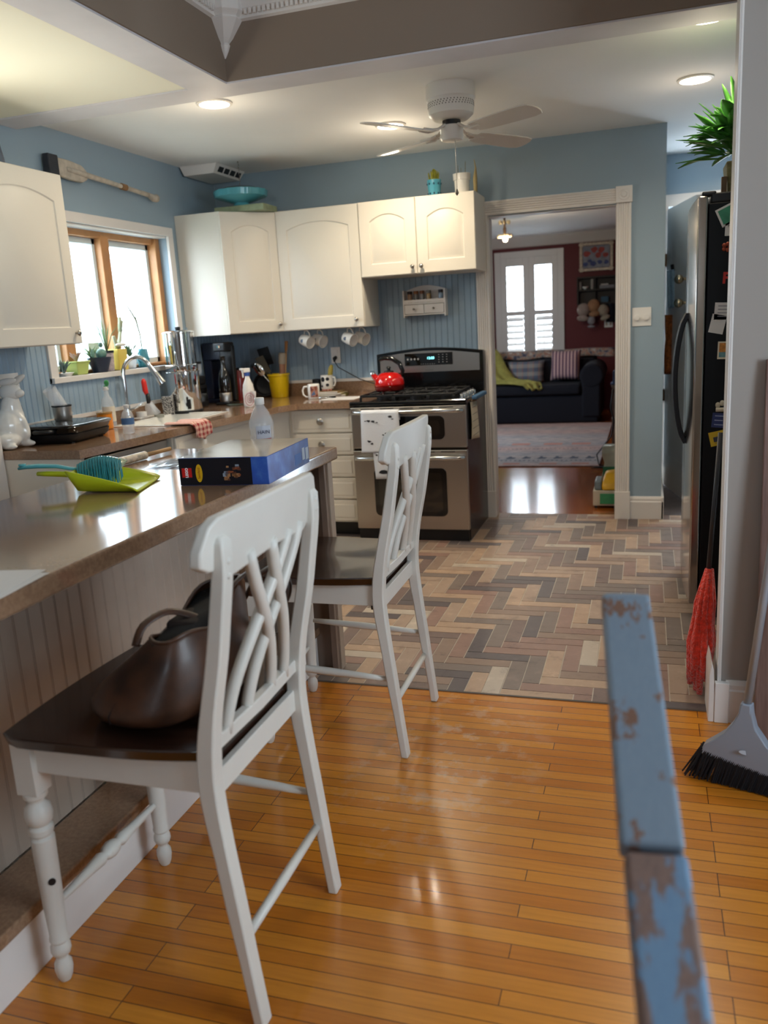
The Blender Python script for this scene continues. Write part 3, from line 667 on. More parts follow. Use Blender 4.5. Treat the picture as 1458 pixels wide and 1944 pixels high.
b = MB(); b.sheet(lambda u, v: (-.60+.13*u+.01*v, -.082-.003*math.sin(u*7), .60-.175*v), 6, 8); b.build('towel_cloth', TOWELM, t, thick=.003, smooth=True)
b = MB(); cloth_mark(b, -.535, .47, .026, -.0865, rr); cloth_mark(b, -.575, .58, .01, -.0865, rr); b.build('bird_print', INK, t)
# hot pad and hanging printed towel on the range side
b = MB(); b.box(-.002, .035, .08, .42, .9, .925, Matrix.Translation((.02, 0, .0))); tag(b.build('pot_holder', mat('denim_blue_cloth', rgb('3b5b7a'), .9), bevel=.008), 'folded blue pot holder on the right edge of the stove top', 'pot holder')
t = thing('recipe_towel', 'narrow cream printed towel hanging on the black side of the stove', 'towel', (.02, .25, .87))
b = MB(); b.sheet(lambda u, v: (.006+.006*math.sin(u*5+v*3), .10+.24*u, .885-.24*v-.02*u), 8, 8); b.build('towel_cloth', mat('cream_cotton', rgb('c9bda8'), .9), t, thick=.003, smooth=True)
b = MB()
for k in range(5): b.box(.0135, .0145, .12, .32, .845-k*.045, .848-k*.045)
b.build('printed_lines', mat('grey_print', rgb('6a625a'), .8), t)
b = MB()
for k in range(4): b.tube([(.012, .10+k*.02, .89), (.03, .14+k*.05, .9), (.012, .16+k*.05, .885)], .006, n=6)
b.build('knotted_cord', mat('brown_rope', rgb('6c5a48'), .9), t, smooth=True)
# ---------------------------------------------------------------- counter chairs
def wood_seat():
    n = NT('espresso_wood', .22, .5); v = n.coord('Object', (1, 8, 1)); g_ = n.noise(v, 6, 5, .6)
    n.col(n.ramp(g_, [(.3, rgb('1f130e')), (.75, rgb('3a241a'))])); return n.m
SEAT = wood_seat()
PROF = [(0, .314, .338), (.15, .296, .322), (.27, .279, .310), (.38, .266, .298), (.49, .251, .288), (.56, .248, .286), (.63, .255, .292), (.70, .270, .303), (.80, .293, .325), (.875, .308, .338), (.97, .325, .353), (1.03, .333, .355)]
def prof_x(z, k=None):
    for a, c in zip(PROF, PROF[1:]):
        if a[0] <= z <= c[0]:
            s = (z-a[0])/(c[0]-a[0]); f, r = a[1]+(c[1]-a[1])*s, a[2]+(c[2]-a[2])*s
            return f if k == 'f' else r if k == 'r' else (f+r)/2
    return PROF[-1][1]
def smooth_prof():
    out = []
    n = len(PROF)
    for i in range(n-1):
        for k in range(3):
            t = k/3; p0 = PROF[max(i-1, 0)]; p1 = PROF[i]; p2 = PROF[i+1]; p3 = PROF[min(i+2, n-1)]
            out.append(tuple(.5*((2*p1[j])+(-p0[j]+p2[j])*t+(2*p0[j]-5*p1[j]+4*p2[j]-p3[j])*t*t+(-p0[j]+3*p1[j]-3*p2[j]+p3[j])*t**3) for j in range(3)))
    out.append(PROF[-1]); return out
LEGP = [(.012, 0), (.017, .012), (.02, .03), (.019, .045), (.0115, .058), (.012, .064), (.0185, .068), (.0225, .078), (.022, .088), (.0175, .10), (.0215, .104), (.0215, .110), (.0195, .115), (.0225, .20), (.0245, .30), (.025, .335), (.0255, .36), (.02, .366), (.026, .372), (.0265, .385), (.02, .392), (.027, .40), (.0295, .416), (.027, .434), (.0165, .446), (.0165, .452), (.025, .458), (.026, .470)]
def make_chair(label, near_stretcher, hole):
    YC = -3.59; t = thing('counter_chair', label, 'chair', (.08, YC, 0), 'white counter chairs along the island')
    for s in (-1, 1):
        y0, y1 = (YC-.232, YC-.194) if s < 0 else (YC+.192, YC+.230)
        b = MB(); sp = smooth_prof(); cor = .004
        rings = [[(f, y0, z), (r, y0, z), (r, y1, z), (f, y1, z)] for z, f, r in sp]
        for dz, sh in ((.008, .004), (.013, .009)): f, r = PROF[-1][1:]; rings.append([(f, y0+sh, 1.03+dz), (r-sh, y0+sh, 1.03+dz), (r-sh, y1-sh, 1.03+dz), (f, y1-sh, 1.03+dz)])
        b.loft(rings); st = b.build('back_post', CHAIRW, t, bevel=.004, smooth=True, angle=35)
        b = MB()
        for z in (.995, 1.018 if s > 0 else .967): b.sphere((prof_x(z, 'r')+.0005, (y0+y1)/2, z), .0065, (.6, 1, 1), 10, 6)
        b.build('screw_plug', CHAIRW, st, smooth=True)
        yl = YC+s*.208
        b = MB(); b.lathe(LEGP, (-.165, yl, 0), n=20); b.box(-.19, -.14, yl-.024, yl+.024, .47, .588); b.build('front_leg', CHAIRW, t, smooth=True, angle=40, bevel=.001, seg=1)
    # crest rail, curved in plan, arched
    N = 22; b = MB(); W0, W1 = YC-.268, YC+.268; fr, bk = [], []
    def crest(s):   # s 0..1 -> y, x offset, zbot, ztop
        y = W0+(W1-W0)*s; e = 2*s-1; x = .010+.026*(1-e*e)
        zt = 1.082-.012*abs(e)**3-.09*max(0, abs(e)-.86)**1.1*(abs(e) > .86)/.14*.28*3
        edge = max(0, (abs(e)-.80)/.20)
        zt = 1.084-.010*e*e-.052*edge**2.6
        inner = min(1, max(0, (.80-abs(e))/.16))
        zb = .978-.020*inner+.010*math.cos(e*PI)*inner*-1*-1-(.0 if abs(e) < .8 else 0)
        zb += .016*edge**3
        return y, x, zb, zt
    rings = []
    for i in range(N+1):
        y, x, zb, zt = crest(i/N)
        def px(z): return prof_x(min(z, 1.03), 'f')+(z-1.03)*.12*(z > 1.03)
        rings.append([(px(zt)+x-.034, y, zt), (px(zt)+x-.010, y, zt), (px(zb)+x-.010, y, zb), (px(zb)+x-.034, y, zb)])
    b.loft(rings); b.build('crest_rail', CHAIRW, t, bevel=.005, seg=3, smooth=True, angle=40)
    # lower back rail and rear apron
    b = MB(); xx = prof_x(.605); b.bar([(xx-.004, YC-.2, .614), (xx+.002, YC, .614), (xx-.004, YC+.2, .614)], .022, .030, (1, 0, 0)); b.build('lower_back_rail', CHAIRW, t, bevel=.003)
    b = MB(); b.box(.232, .246, YC-.197, YC+.197, .50, .5895); b.build('seat_rear_rail', SEAT, t)
    b = MB(); b.box(.252, .268, YC-.2, YC+.2, .497, .550); b.build('rear_apron', CHAIRW, t, bevel=.002)
    b = MB()
    for s in (-1, 1): b.box(-.145, .255, YC+s*.208-.010, YC+s*.208+.010, .520, .588)
    b.box(-.178, -.158, YC-.19, YC+.19, .520, .588); b.build('seat_apron', CHAIRW, t, bevel=.002)
    # woven back slats
    for a0, a1, off in ((.20, .69, 1), (.44, .875, 1), (.66, .135, -1), (.845, .385, -1)):
        b = MB(); pts = []; M_ = 16
        for i in range(M_+1):
            s = i/M_; z = .985-(.985-.612)*s
            e = s*s*(3-2*s); w = .5*s+.5*e; ww = a0+(a1-a0)*(1-(1-w)**1.25)
            y = YC-.19+.38*ww; bow = 1-(2*(y-YC)/.38)**2
            x = prof_x(z)-.004+.012*bow*(1-s)+off*.004*math.sin(PI*s)
            pts.append((x, y, z))
        b.tube(pts, .0132, n=12, flat=1); b.build('back_slat', CHAIRW, t, smooth=True)
    # seat: saddle shape
    b = MB(); NX, NY = 14, 14
    def outline(u, v, z):
        x = -.205+.475*u; half = .262-.012*u-.03*max(0, u-.55)**2*4; half -= .02*max(0, (.12-u)/.12)**2
        y = YC+(2*v-1)*half; x += .012*(2*v-1)**2*(1-u)
        return (x, y, z)
    top = lambda u, v: outline(u, v, .618-.010*math.exp(-((u-.62)/.25)**2)*(1-(2*v-1)**4)*(1-math.exp(-((2*v-1)/.25)**2)*.4))
    g1 = [[b.bm.verts.new(Vector(top(i/NX, j/NY))) for j in range(NY+1)] for i in range(NX+1)]
    g0 = [[b.bm.verts.new(Vector(outline(i/NX*.97+.015, j/NY*.96+.02, .590))) for j in range(NY+1)] for i in range(NX+1)]
    for i in range(NX):
        for j in range(NY):
            b.bm.faces.new((g1[i][j], g1[i+1][j], g1[i+1][j+1], g1[i][j+1])); b.bm.faces.new((g0[i][j], g0[i][j+1], g0[i+1][j+1], g0[i+1][j]))
    for i in range(NX):
        for j in (0, NY): b.bm.faces.new((g1[i][j], g0[i][j], g0[i+1][j], g1[i+1][j]))
    for j in range(NY):
        for i in (0, NX): b.bm.faces.new((g1[i][j], g1[i][j+1], g0[i][j+1], g0[i][j]))
    b.build('seat', SEAT, t, bevel=.004, smooth=True, angle=40)
    # stretchers
    def turned(p, q, prof, name='stretcher', m=CHAIRW):
        p = Vector(p); q = Vector(q); L = (q-p).length; b = MB(); b.lathe([(r, s*L) for s, r in prof], p, n=14, axis=q-p); b.build(name, m, t, smooth=True)
    turned((-.165, YC-.2, .187), (-.165, YC+.2, .187), [(0, .007), (.05, .008), (.3, .013), (.40, .0165), (.43, .011), (.46, .018), (.5, .021), (.54, .018), (.57, .011), (.60, .0165), (.7, .013), (.95, .008), (1, .007)])
    turned((.297, YC-.2, .185), (.297, YC+.2, .185), [(0, .010), (.5, .0115), (1, .010)])
    side = [(0, .008), (.2, .011), (.5, .0135), (.8, .011), (1, .008)]
    turned((-.15, YC+.210, .295), (.278, YC+.211, .270), side)
    if near_stretcher: turned((-.15, YC-.210, .295), (.278, YC-.213, .270), side)
    if hole:
        b = MB(); b.lathe([(.008, 0), (.008, .003)], (-.146, YC-.222, .262), n=12, axis=(.6, -.8, 0)); b.build('stretcher_hole', mat('dark_hole', rgb('1a1210'), .8), t)
    return t
make_chair('nearer white counter chair with dark seat holding a brown bag', False, True)
c2 = make_chair('farther white counter chair with empty dark seat, at the tile edge', True, False)
c2.location = Vector((.074, -3.59+1.10, 0)); c2.rotation_euler = (0, 0, .012)

# ---------------------------------------------------------------- leather bag on the near chair
LEA = NT('brown_leather', .42, .05); _v = LEA.coord('Object'); _n = LEA.noise(_v, 14, 5); LEA.col(LEA.ramp(_n, [(.3, rgb('24130b')), (.7, rgb('4e2f1c'))])); LEA.bump(LEA.noise(_v, 260, 2), .12, .002); LEA = LEA.m
t = thing('leather_bag', 'slouchy dark brown leather shoulder bag lying on the nearer chair seat', 'bag', (.06, -3.6, .62))
def bag_ring(z, rx, ry, cx, cy, n=36, dent=.0, lean=0):
    r = []
    for i in range(n):
        a = 2*PI*i/n; k = 1+dent*math.sin(3*a+z*30)+dent*.6*math.sin(5*a+2)
        cc, ss = math.cos(a), math.sin(a); sx = abs(cc)**.75*(1 if cc > 0 else -1); sy = abs(ss)**.75*(1 if ss > 0 else -1)
        r.append((cx+rx*sx*k, cy+ry*sy*k, z+lean*sx))
    return r
cx, cy = .085, -3.585
b = MB()
R_ = [(.622, .100, .145, 0, 0), (.627, .130, .18, 0, 0), (.645, .146, .200, -.006, 0), (.668, .146, .202, -.006, 0), (.695, .132, .196, .002, .002), (.722, .110, .186, .018, .004), (.748, .090, .174, .034, .008), (.770, .070, .160, .046, .01), (.788, .060, .150, .052, .012)]
def slouch(z, rx_, ry_, ox, oy):
    out = []
    for p in bag_ring(z, rx_, ry_, cx+ox, cy+oy, dent=.025):
        t_ = (z-.62)/.17; u_ = (p[1]-cy)/.2                      # far end stands higher, the near end sags
        w_ = (p[0]-cx)/.16
        out.append((p[0], p[1], z+t_*(.035*u_+.03*w_-.02*math.cos(u_*5))))
    return out
b.loft([slouch(*q) for q in R_], cap=True)
b.bm.faces.ensure_lookup_table(); bmesh.ops.delete(b.bm, geom=[b.bm.faces[-1]], context='FACES_ONLY')
b.build('bag_body', LEA, t, smooth=True, thick=.006, sub=1)
b = MB(); b.loft([slouch(.70, .10, .165, .01, 0), slouch(.776, .062, .150, .049, .01)], cap=True); b.build('lining', mat('black_lining', rgb('08070a'), .9), t, smooth=True)
b = MB(); b.tube([slouch(*R_[-1])[k] for k in list(range(0, 36))+[0]], .0045, n=6); b.build('rim', LEA, t, smooth=True)
def P_(x, y, z): return (cx+x, cy+y, z)
b = MB(); b.tube(cr([P_(-.035, -.10, .765), P_(-.03, -.07, .80), P_(0, -.02, .815), P_(.05, .0, .80), P_(.08, .02, .775), P_(.06, .06, .77)]), .011, n=8, flat=.4); b.build('strap', LEA, t, smooth=True)
b = MB(); b.tube(cr([P_(.08, .07, .80), P_(.10, .09, .84), P_(.12, .13, .86), P_(.12, .17, .84), P_(.10, .175, .79)]), .011, n=8, flat=.4); b.build('strap', LEA, t, smooth=True)
b = MB(); b.tube(cr([P_(.08, .18, .78), P_(.11, .205, .83), P_(.155, .21, .85), P_(.185, .20, .81), P_(.165, .19, .76), P_(.11, .17, .72)]), .011, n=8, flat=.4); b.build('strap', LEA, t, smooth=True)
b = MB(); b.tube([slouch(*q)[26] for q in R_[1:]], .0022, n=6); b.tube([slouch(*q)[19] for q in R_[1:]], .0022, n=6); b.build('seam', mat('dark_thread', rgb('20120c'), .7), t, smooth=True)
b = MB(); b.box(cx+.0, cx+.08, cy-.04, cy+.06, .775, .80, None); b.build('pouch', mat('dark_suede', rgb('1c100c'), .8), t, bevel=.012, seg=3)

# ---------------------------------------------------------------- things on the island
IZ = .9256
t = thing('paper_sheets', 'white paper sheets at the near left corner of the island worktop', 'paper', (-.2, -3.85, IZ))
for k, (dx, dy, a) in enumerate(((0, 0, 0), (-.015, .012, .05))):
    M = Matrix.Translation((-.21+dx, -3.86+dy, IZ+.0012+k*.0012)) @ Matrix.Rotation(.12+a, 4, 'Z')
    b = MB(); b.box(-.108, .108, -.14, .14, 0, .0006, M); b.build('sheet', PAPER, t)
# dustpan with brush
t = thing('dustpan', 'lime green dustpan lying on the island worktop', 'dustpan', (-.6, -2.82, IZ))
LIME = mat('lime_plastic', rgb('b9c51c'), .35)
A0 = Vector((-.86, -2.80, 0)); ax = Vector((.96, .28, 0)).normalized(); ay = Vector((-ax.y, ax.x, 0))
def DP(u, v, z): q = Vector((-.70, -2.845, IZ))+ax*u+ay*v; q.z = IZ+z; return q
b = MB()
def pan(u, v):
    w = .085+.045*u; s = 2*v-1; e = abs(s); L = u*.235
    z = .003+.006*(1-u); rim = max(0, (e-.82)/.18); z += rim*(.062*(1-u)**.7+.004)
    back = max(0, (.14-u)/.14); z = max(z, .003+back*.062)
    return DP(L-.02*back*(0), s*w, z)
b.sheet(pan, 16, 22); b.build('pan', LIME, t, thick=.004, smooth=True)
b = MB(); b.tube([DP(.005, 0, .045), DP(-.04, 0, .052), DP(-.09, .0, .056), DP(-.125, 0, .058)], [.014, .016, .015, .012], n=10, flat=.6); b.build('handle', LIME, t, smooth=True)
t2 = thing('hand_brush', 'turquoise hand brush clipped on top of the lime dustpan', 'brush', (-.62, -2.82, IZ+.04))
TURQ = mat('turquoise_plastic', rgb('4f9ea6'), .35); TBR = mat('teal_bristle', rgb('2f8790'), .6)
b = MB(); b.tube([DP(-.185, 0, .078), DP(-.165, 0, .082), DP(-.12, 0, .083), DP(-.06, 0, .079), DP(-.02, 0, .070), DP(.01, 0, .066)], [.009, .013, .014, .012, .010, .010], n=12, flat=.55); b.lathe([(.012, 0), (.012, .006)], DP(-.172, 0, .086), n=12); b.build('handle', TURQ, t2, smooth=True)
b = MB(); b.sheet(lambda u, v: DP(.0+.15*u, -.01+.075*v+.02*math.sin(PI*u)*v, .075+.03*math.sin(PI*min(1, u*.85+.12))*math.sin(PI*(.15+.7*v))-.02*(1-v)), 14, 10); b.build('brush_back', mat('clear_brush_cover', rgb('c9d6b0'), .15, trans=.5, ior=1.2), t2, thick=.004, smooth=True)
b = MB(); br = random.Random(5)
for i in range(15):
    for j in range(7):
        u = .010+.125*i/14; v = -.008+.05*j/6; p0 = DP(u, v, .078+.022*math.sin(PI*u/.15)); p1 = DP(u+.022+br.uniform(-.003, .003), v-.062+br.uniform(-.004, .004), .022+.012*j/6+br.random()*.005)
        b.tube([p0, (p0+p1)/2+Vector((0, 0, .006)), p1], .0015, n=4)
b.build('bristles', TBR, t2)
# toy set box
t = thing('toy_set_box', 'blue and black boxed toy set on the far end of the island', 'box', (-.24, -2.56, IZ))
BX = Matrix.Translation((-.222, -2.565, IZ)) @ Matrix.Rotation(.075, 4, 'Z')
BW, BL, BH = .302, .41, .088
BLUEB = NT('blue_box_print', .3, .3); _v = BLUEB.coord('Object'); BLUEB.col(BLUEB.ramp(BLUEB.noise(_v, 14, 4), [(.3, rgb('12358c')), (.55, rgb('2b58b0')), (.8, rgb('5b86c8'))])); BLUEB = BLUEB.m
ART = NT('box_lid_picture', .12, .5); _v = ART.coord('Object', loc=(.2, 2.5, 0)); ART.col(ART.ramp(ART.noise(_v, 6, 5, .6), [(.3, rgb('40362f')), (.45, rgb('7d6f5d')), (.6, rgb('a9a08f')), (.75, rgb('6b5240'))])); ART = ART.m
BKB = mat('black_box_print', rgb('0d0e18'), .3, coat=.3)
b = MB(); b.box(-BW/2, BW/2, -BL/2, BL/2, 0, BH, BX); b.build('carton', BLUEB, t, bevel=.0015, seg=1)
b = MB(); b.box(-BW/2, BW/2-.055, -BL/2-.0006, -BL/2+.001, .001, BH-.001, BX); b.build('end_print', BKB, t)
b = MB(); b.box(-BW/2+.002, BW/2-.002, -BL/2+.002, BL/2-.002, BH, BH+.0006, BX); b.build('lid_picture', ART, t)
Rb = BX.to_euler().to_matrix() @ Euler((PI/2, 0, 0)).to_matrix()
b = MB(); b.box(-.142, -.108, -BL/2-.0012, -BL/2-.0004, .026, .056, BX); b.build('red_logo_square', mat('logo_red', rgb('c8201c'), .35), t)
text('logo_letters', 'LEGO', .0125, BX @ Vector((-.125, -BL/2-.0014, .041)), (Rb @ Euler((0, 0, PI/2)).to_matrix()).to_euler(), mat('logo_white', rgb('eeeeee'), .5), t, .0002, bold=.0006)
b = MB(); b.prism([BX @ Vector((-.083+.0115*math.cos(a*PI/12), -BL/2-.0006, .039+.029*math.sin(a*PI/12))) for a in range(24)], BX.to_3x3() @ Vector((0, -.0007, 0))); b.build('yellow_oval', mat('logo_yellow', rgb('dfae17'), .35), t)
text('oval_letters', 'Seinfeld', .0115, BX @ Vector((-.083, -BL/2-.0016, .039)), (Rb @ Euler((0, 0, PI/2)).to_matrix()).to_euler(), mat('logo_darkred', rgb('8c1a12'), .5), t, .0002)
FIGC = [mat('print_tan', rgb('a8764c'), .5), mat('print_brown', rgb('5e3526'), .5), mat('print_grey', rgb('8b97a6'), .5), mat('print_rust', rgb('8c4a2c'), .5)]
b = MB(); fr = random.Random(11)
for i in range(26):
    b.mi = fr.randrange(4); u = fr.uniform(.005, .055); v = fr.uniform(.012, .062); s = fr.uniform(.004, .008)
    b.box(u-s, u+s, -BL/2-.0012, -BL/2-.0005, v-s*.7, v+s*.7, BX)
b.build('printed_scene', FIGC, t)
b = MB()
b.mi = 0; b.box(BW/2, BW/2+.0007, .128, .155, .02, .062, BX); b.box(BW/2, BW/2+.0007, .165, .195, .016, .058, BX)
b.mi = 1; b.box(BW/2, BW/2+.0006, .05, .115, .014, .05, BX)
b.build('side_label', [mat('pale_label', rgb('b9c8dd'), .5), mat('mid_blue_label', rgb('3f6bb8'), .5)], t)
# clear bottle behind the box
t = thing('vinegar_bottle', 'clear plastic bottle with white cap and label behind the toy box', 'bottle', (-.455, -2.06, IZ))
bc = (-.398, -2.075, IZ)
b = MB(); b.lathe([(.046, 0), (.049, .004), (.049, .11), (.046, .125), (.034, .155), (.019, .18), (.0165, .187)], bc, n=26); b.build('bottle_body', CLEARP, t, smooth=True, angle=60)
b = MB(); b.lathe([(.0185, .186), (.0195, .188), (.0195, .21), (.017, .213), (.001, .2135)], bc, n=20); b.build('cap', WPLAS, t, smooth=True, angle=40)
def wrap(b, c, r, a0, a1, z0, z1, n=10):
    c = Vector(c); b.loft([[c+Vector((rr*math.cos(a), rr*math.sin(a), z)) for rr, z in ((r, z0), (r, z1), (r+.0006, z1), (r+.0006, z0))] for a in [a0+(a1-a0)*i/n for i in range(n+1)]])
b = MB(); b.mi = 0; wrap(b, bc, .0495, -1.6, -.35, .055, .105); b.mi = 1; wrap(b, bc, .0496, -1.6, -.35, .035, .055); b.build('label', [mat('bottle_label_white', rgb('c9d0dc'), .5), mat('bottle_label_red', rgb('8a2436'), .5)], t)
text('label_letters', 'HAIN', .020, Vector(bc)+Vector((.0505*math.cos(-.98), .0505*math.sin(-.98), .08)), (PI/2, 0, PI/2-.98), mat('label_ink', rgb('39405a'), .5), t, .0003)
# packaging and roller at the far left edge
t = thing('plastic_packaging', 'crumpled clear plastic packaging beside the toy box', 'packaging', (-.62, -2.33, IZ))
b = MB(); pr = random.Random(4); hh = [[pr.random() for _ in range(12)] for _ in range(12)]
b.sheet(lambda u, v: (-.70+.24*u+.02*v, -2.46+.26*v, IZ+.004+.028*hh[int(u*11)][int(v*11)]*math.sin(PI*min(u, .999))*math.sin(PI*v)), 11, 11); b.build('film', mat('crinkled_film', rgb('e8eef5'), .08, trans=.75, ior=1.15, spec=.8), t, thick=.001)
b = MB(); b.tube([(-.845, -2.52, IZ+.017), (-.838, -2.42, IZ+.017), (-.825, -2.26, IZ+.017)], .016, n=16); o = b.build('rolling_pin', mat('marbled_roller', rgb('d8cbb6'), .35, noise=.45, nscale=45), smooth=True, angle=60)
b = MB(); b.tube([(-.825, -2.26, IZ+.017), (-.81, -2.10, IZ+.017)], [.008, .0085], n=10); b.tube([(-.845, -2.52, IZ+.017), (-.85, -2.57, IZ+.017)], [.008, .0085], n=10); b.build('handle', WOODL, o, smooth=True)
tag(o, 'cream speckled rolling pin along the far left edge of the island', 'rolling pin')
# ---------------------------------------------------------------- things on the sink worktop
CZ = CT+.0006
def lz(prof, c, m, name, parent=None, n=22, ang=40, **k):
    b = MB(); b.lathe(prof, c, n=n, **k); return b.build(name, m, parent, smooth=True, angle=ang)
# ceramic rabbit
t = thing('ceramic_rabbit', 'white ceramic rabbit figure at the left end of the worktop', 'figurine', (-1.79, -1.80, CZ))
rx, ry = -1.835, -1.835
M = Matrix.Rotation(.25, 3, 'X')
b = MB(); b.sphere((rx, ry, CZ+.10), .075, (.9, 1.0, 1.3)); b.sphere((rx, ry-.03, CZ+.045), .06, (1.1, 1.2, .75)); b.sphere((rx+.01, ry+.015, CZ+.195), .05, (.9, 1, 1.15)); b.sphere((rx+.045, ry+.04, CZ+.018), .03, (1.9, .75, .55)); b.sphere((rx+.03, ry-.06, CZ+.015), .03, (1.7, .75, .5)); b.sphere((rx-.05, ry-.06, CZ+.07), .03); b.sphere((rx+.055, ry+.03, CZ+.07), .032, (.9, .8, 1.3)); b.tube([(rx+.01, ry+.02, CZ+.14), (rx+.015, ry+.02, CZ+.25)], [.055, .032], n=12); b.tube([(rx+.02, ry+.0, CZ+.18), (rx+.055, ry+.02, CZ+.13), (rx+.065, ry+.035, CZ+.08)], [.03, .024, .018], n=10); rb_ = b.build('rabbit_body', CERAM, t, smooth=True); q_ = rb_.modifiers.new('fuse', 'REMESH'); q_.mode = 'VOXEL'; q_.voxel_size = .006; q_.use_smooth_shade = True; q_ = rb_.modifiers.new('soft', 'SMOOTH'); q_.iterations = 6; q_.factor = .6
b = MB(); b.sphere((rx+.015, ry+.02, CZ+.265), .046, (1.3, .85, .9)); b.sphere((rx+.06, ry+.02, CZ+.258), .026, (1.2, .9, .8)); b.build('head', CERAM, t, smooth=True)
for s in (-1, 1):
    b = MB(); b.sphere((rx+.03+.01*s, ry+.02+s*.022, CZ+.315), .02, (3.0, .8, .8), M=Matrix.Rotation(-.12-.35*(s > 0), 3, 'Y')); b.build('ear', CERAM, t, smooth=True)
b = MB(); b.tube([(rx+.045, ry+.045, CZ+.20), (rx+.06, ry+.05, CZ+.10), (rx+.03, ry+.08, CZ+.02)], .0015, n=5); b.build('cord', BLACKP, t)
# electric griddle
t = thing('electric_griddle', 'black electric griddle on the worktop below the window', 'griddle', (-1.66, -1.52, CZ))
gc = Vector((-1.725, -1.56, CZ)); MR = Matrix.Translation(gc) @ Matrix.Rotation(.10, 4, 'Z')
def gring(w, l, z, r=.05):
    P = []
    for sx, sy, st in ((1, 1, 0), (-1, 1, 1), (-1, -1, 2), (1, -1, 3)):
        for k in range(5): an = PI/2*(st+k/4); P.append(MR @ Vector((sx*(w-r)+r*math.cos(an), sy*(l-r)+r*math.sin(an), z)))
    return P
b = MB(); b.loft([gring(.125, .165, .005), gring(.14, .18, .02), gring(.145, .185, .045)]); b.build('base', BLACKP, t, smooth=True, angle=50)
b = MB(); b.loft([gring(.14, .18, .046), gring(.148, .19, .07), gring(.155, .20, .078), gring(.15, .195, .086), gring(.135, .18, .090)]); b.build('griddle_plate', BLACKG, t, smooth=True, angle=50)
b = MB()
for s in (-1, 1): b.tube([MR @ Vector((-.05, s*.19, .062)), MR @ Vector((-.04, s*.225, .064)), MR @ Vector((.04, s*.225, .064)), MR @ Vector((.05, s*.19, .062))], .010, n=8)
b.build('handle', BLACKP, t, smooth=True)
for sx in (-.1, .1):
    for sy in (-.13, .13): b = MB(); b.lathe([(.012, 0), (.012, .006)], MR @ Vector((sx, sy, 0)), n=10); b.build('foot', BLACKP, t)
GZ = CZ+.0905
t = thing('steel_canister', 'grey metal cup with black rim standing on the griddle', 'canister', (-1.72, -1.40, GZ))
cc = (-1.80, -1.49, GZ)
lz([(.042, 0), (.045, .01), (.047, .07), (.044, .07), (.042, .01), (.001, .008)], cc, STEEL, 'cup', t)
lz([(.0475, .0702), (.050, .072), (.050, .078), (.044, .078), (.044, .0702)], cc, BLACKP, 'rim', t)
b = MB(); b.tube([(-1.785, -1.475, GZ+.02), (-1.82, -1.545, GZ+.165)], .033, n=18, cap=False); tag(b.build('glass_tube', GLASS, smooth=True, thick=.003), 'clear glass cylinder leaning in the grey cup', 'glass')
# candle jar
t = thing('candle_jar', 'orange candle jar between the griddle and the soap bottle', 'candle', (-1.80, -1.20, CZ))
cc = (-1.79, -1.16, CZ)
lz([(.038, 0), (.042, .004), (.042, .082), (.040, .084)], cc, mat('orange_wax', rgb('e0861c'), .25, coat=.6), 'jar', t)
lz([(.0425, .0842), (.043, .086), (.043, .094), (.001, .096)], cc, mat('amber_glass_lid', rgb('d9a35c'), .1, trans=.5), 'rim', t)
# soap bottle with green leaf
t = thing('soap_bottle', 'tall clear soap bottle with a white label and green leaf', 'bottle', (-1.84, -1.06, CZ))
cc = (-1.84, -1.05, CZ)
lz([(.036, 0), (.038, .004), (.038, .12), (.030, .155), (.015, .175), (.013, .205), (.001, .206)], cc, CLEARP, 'bottle_body', t, ang=60)
b = MB(); wrap(b, cc, .0385, -1.9, .3, .03, .115); b.build('label', mat('cream_label', rgb('cfc6b4'), .6), t)
lz([(.015, .206), (.016, .208), (.016, .225), (.001, .226)], cc, WPLAS, 'cap', t)
b = MB(); b.sphere((cc[0]+.01, cc[1]-.0, CZ+.245), .016, (1, .3, 1.1)); b.sphere((cc[0]+.002, cc[1], CZ+.222), .013, (1.3, .3, .8)); b.build('leaf_charm', mat('bright_green', rgb('3d8f4c'), .5), t, smooth=True)
# small water bottle
t = thing('water_bottle', 'small clear water bottle with blue label on the worktop', 'bottle', (-1.50, -1.40, CZ))
cc = (-1.50, -1.37, CZ)
lz([(.028, 0), (.032, .006), (.030, .03), (.032, .045), (.032, .09), (.024, .112), (.013, .125), (.0125, .133)], cc, CLEARP, 'bottle_body', t, ang=60)
b = MB(); wrap(b, cc, .0325, -2.6, .4, .048, .082); b.build('label', mat('blue_label', rgb('4b6f9f'), .5), t)
lz([(.0135, .1325), (.014, .134), (.014, .148), (.001, .149)], cc, WPLAS, 'cap', t)
# faucet
t = thing('faucet', 'chrome gooseneck faucet with pull-down spray head over the sink', 'faucet', (-1.86, -.83, CZ))
fx, fy = -1.86, -.84
b = MB(); b.lathe([(.028, 0), (.028, .008), (.022, .012), (.019, .05), (.019, .09), (.015, .1)], (fx, fy, CZ), n=20)
pts = [(fx, fy, CZ+.09), (fx, fy, CZ+.28)]
for k in range(1, 11): a = PI-PI*.86*k/10; pts.append((fx+.08+.08*math.cos(a), fy+.0+.05*k/10, CZ+.28+.095*math.sin(a)))
b.tube(pts, .0125, n=14); b.build('spout', CHROME, t, smooth=True, angle=60)
e = Vector(pts[-1]); d = (e-Vector(pts[-2])).normalized()
b = MB(); b.tube([e, e+d*.03, e+d*.10, e+d*.125], [.0135, .016, .021, .022], n=14); b.build('spray_head', CHROME, t, smooth=True, angle=60)
b = MB(); b.tube([(fx+.02, fy, CZ+.07), (fx+.05, fy+.01, CZ+.08), (fx+.10, fy+.02, CZ+.11)], [.008, .006, .005], n=10); b.build('lever', CHROME, t, smooth=True)
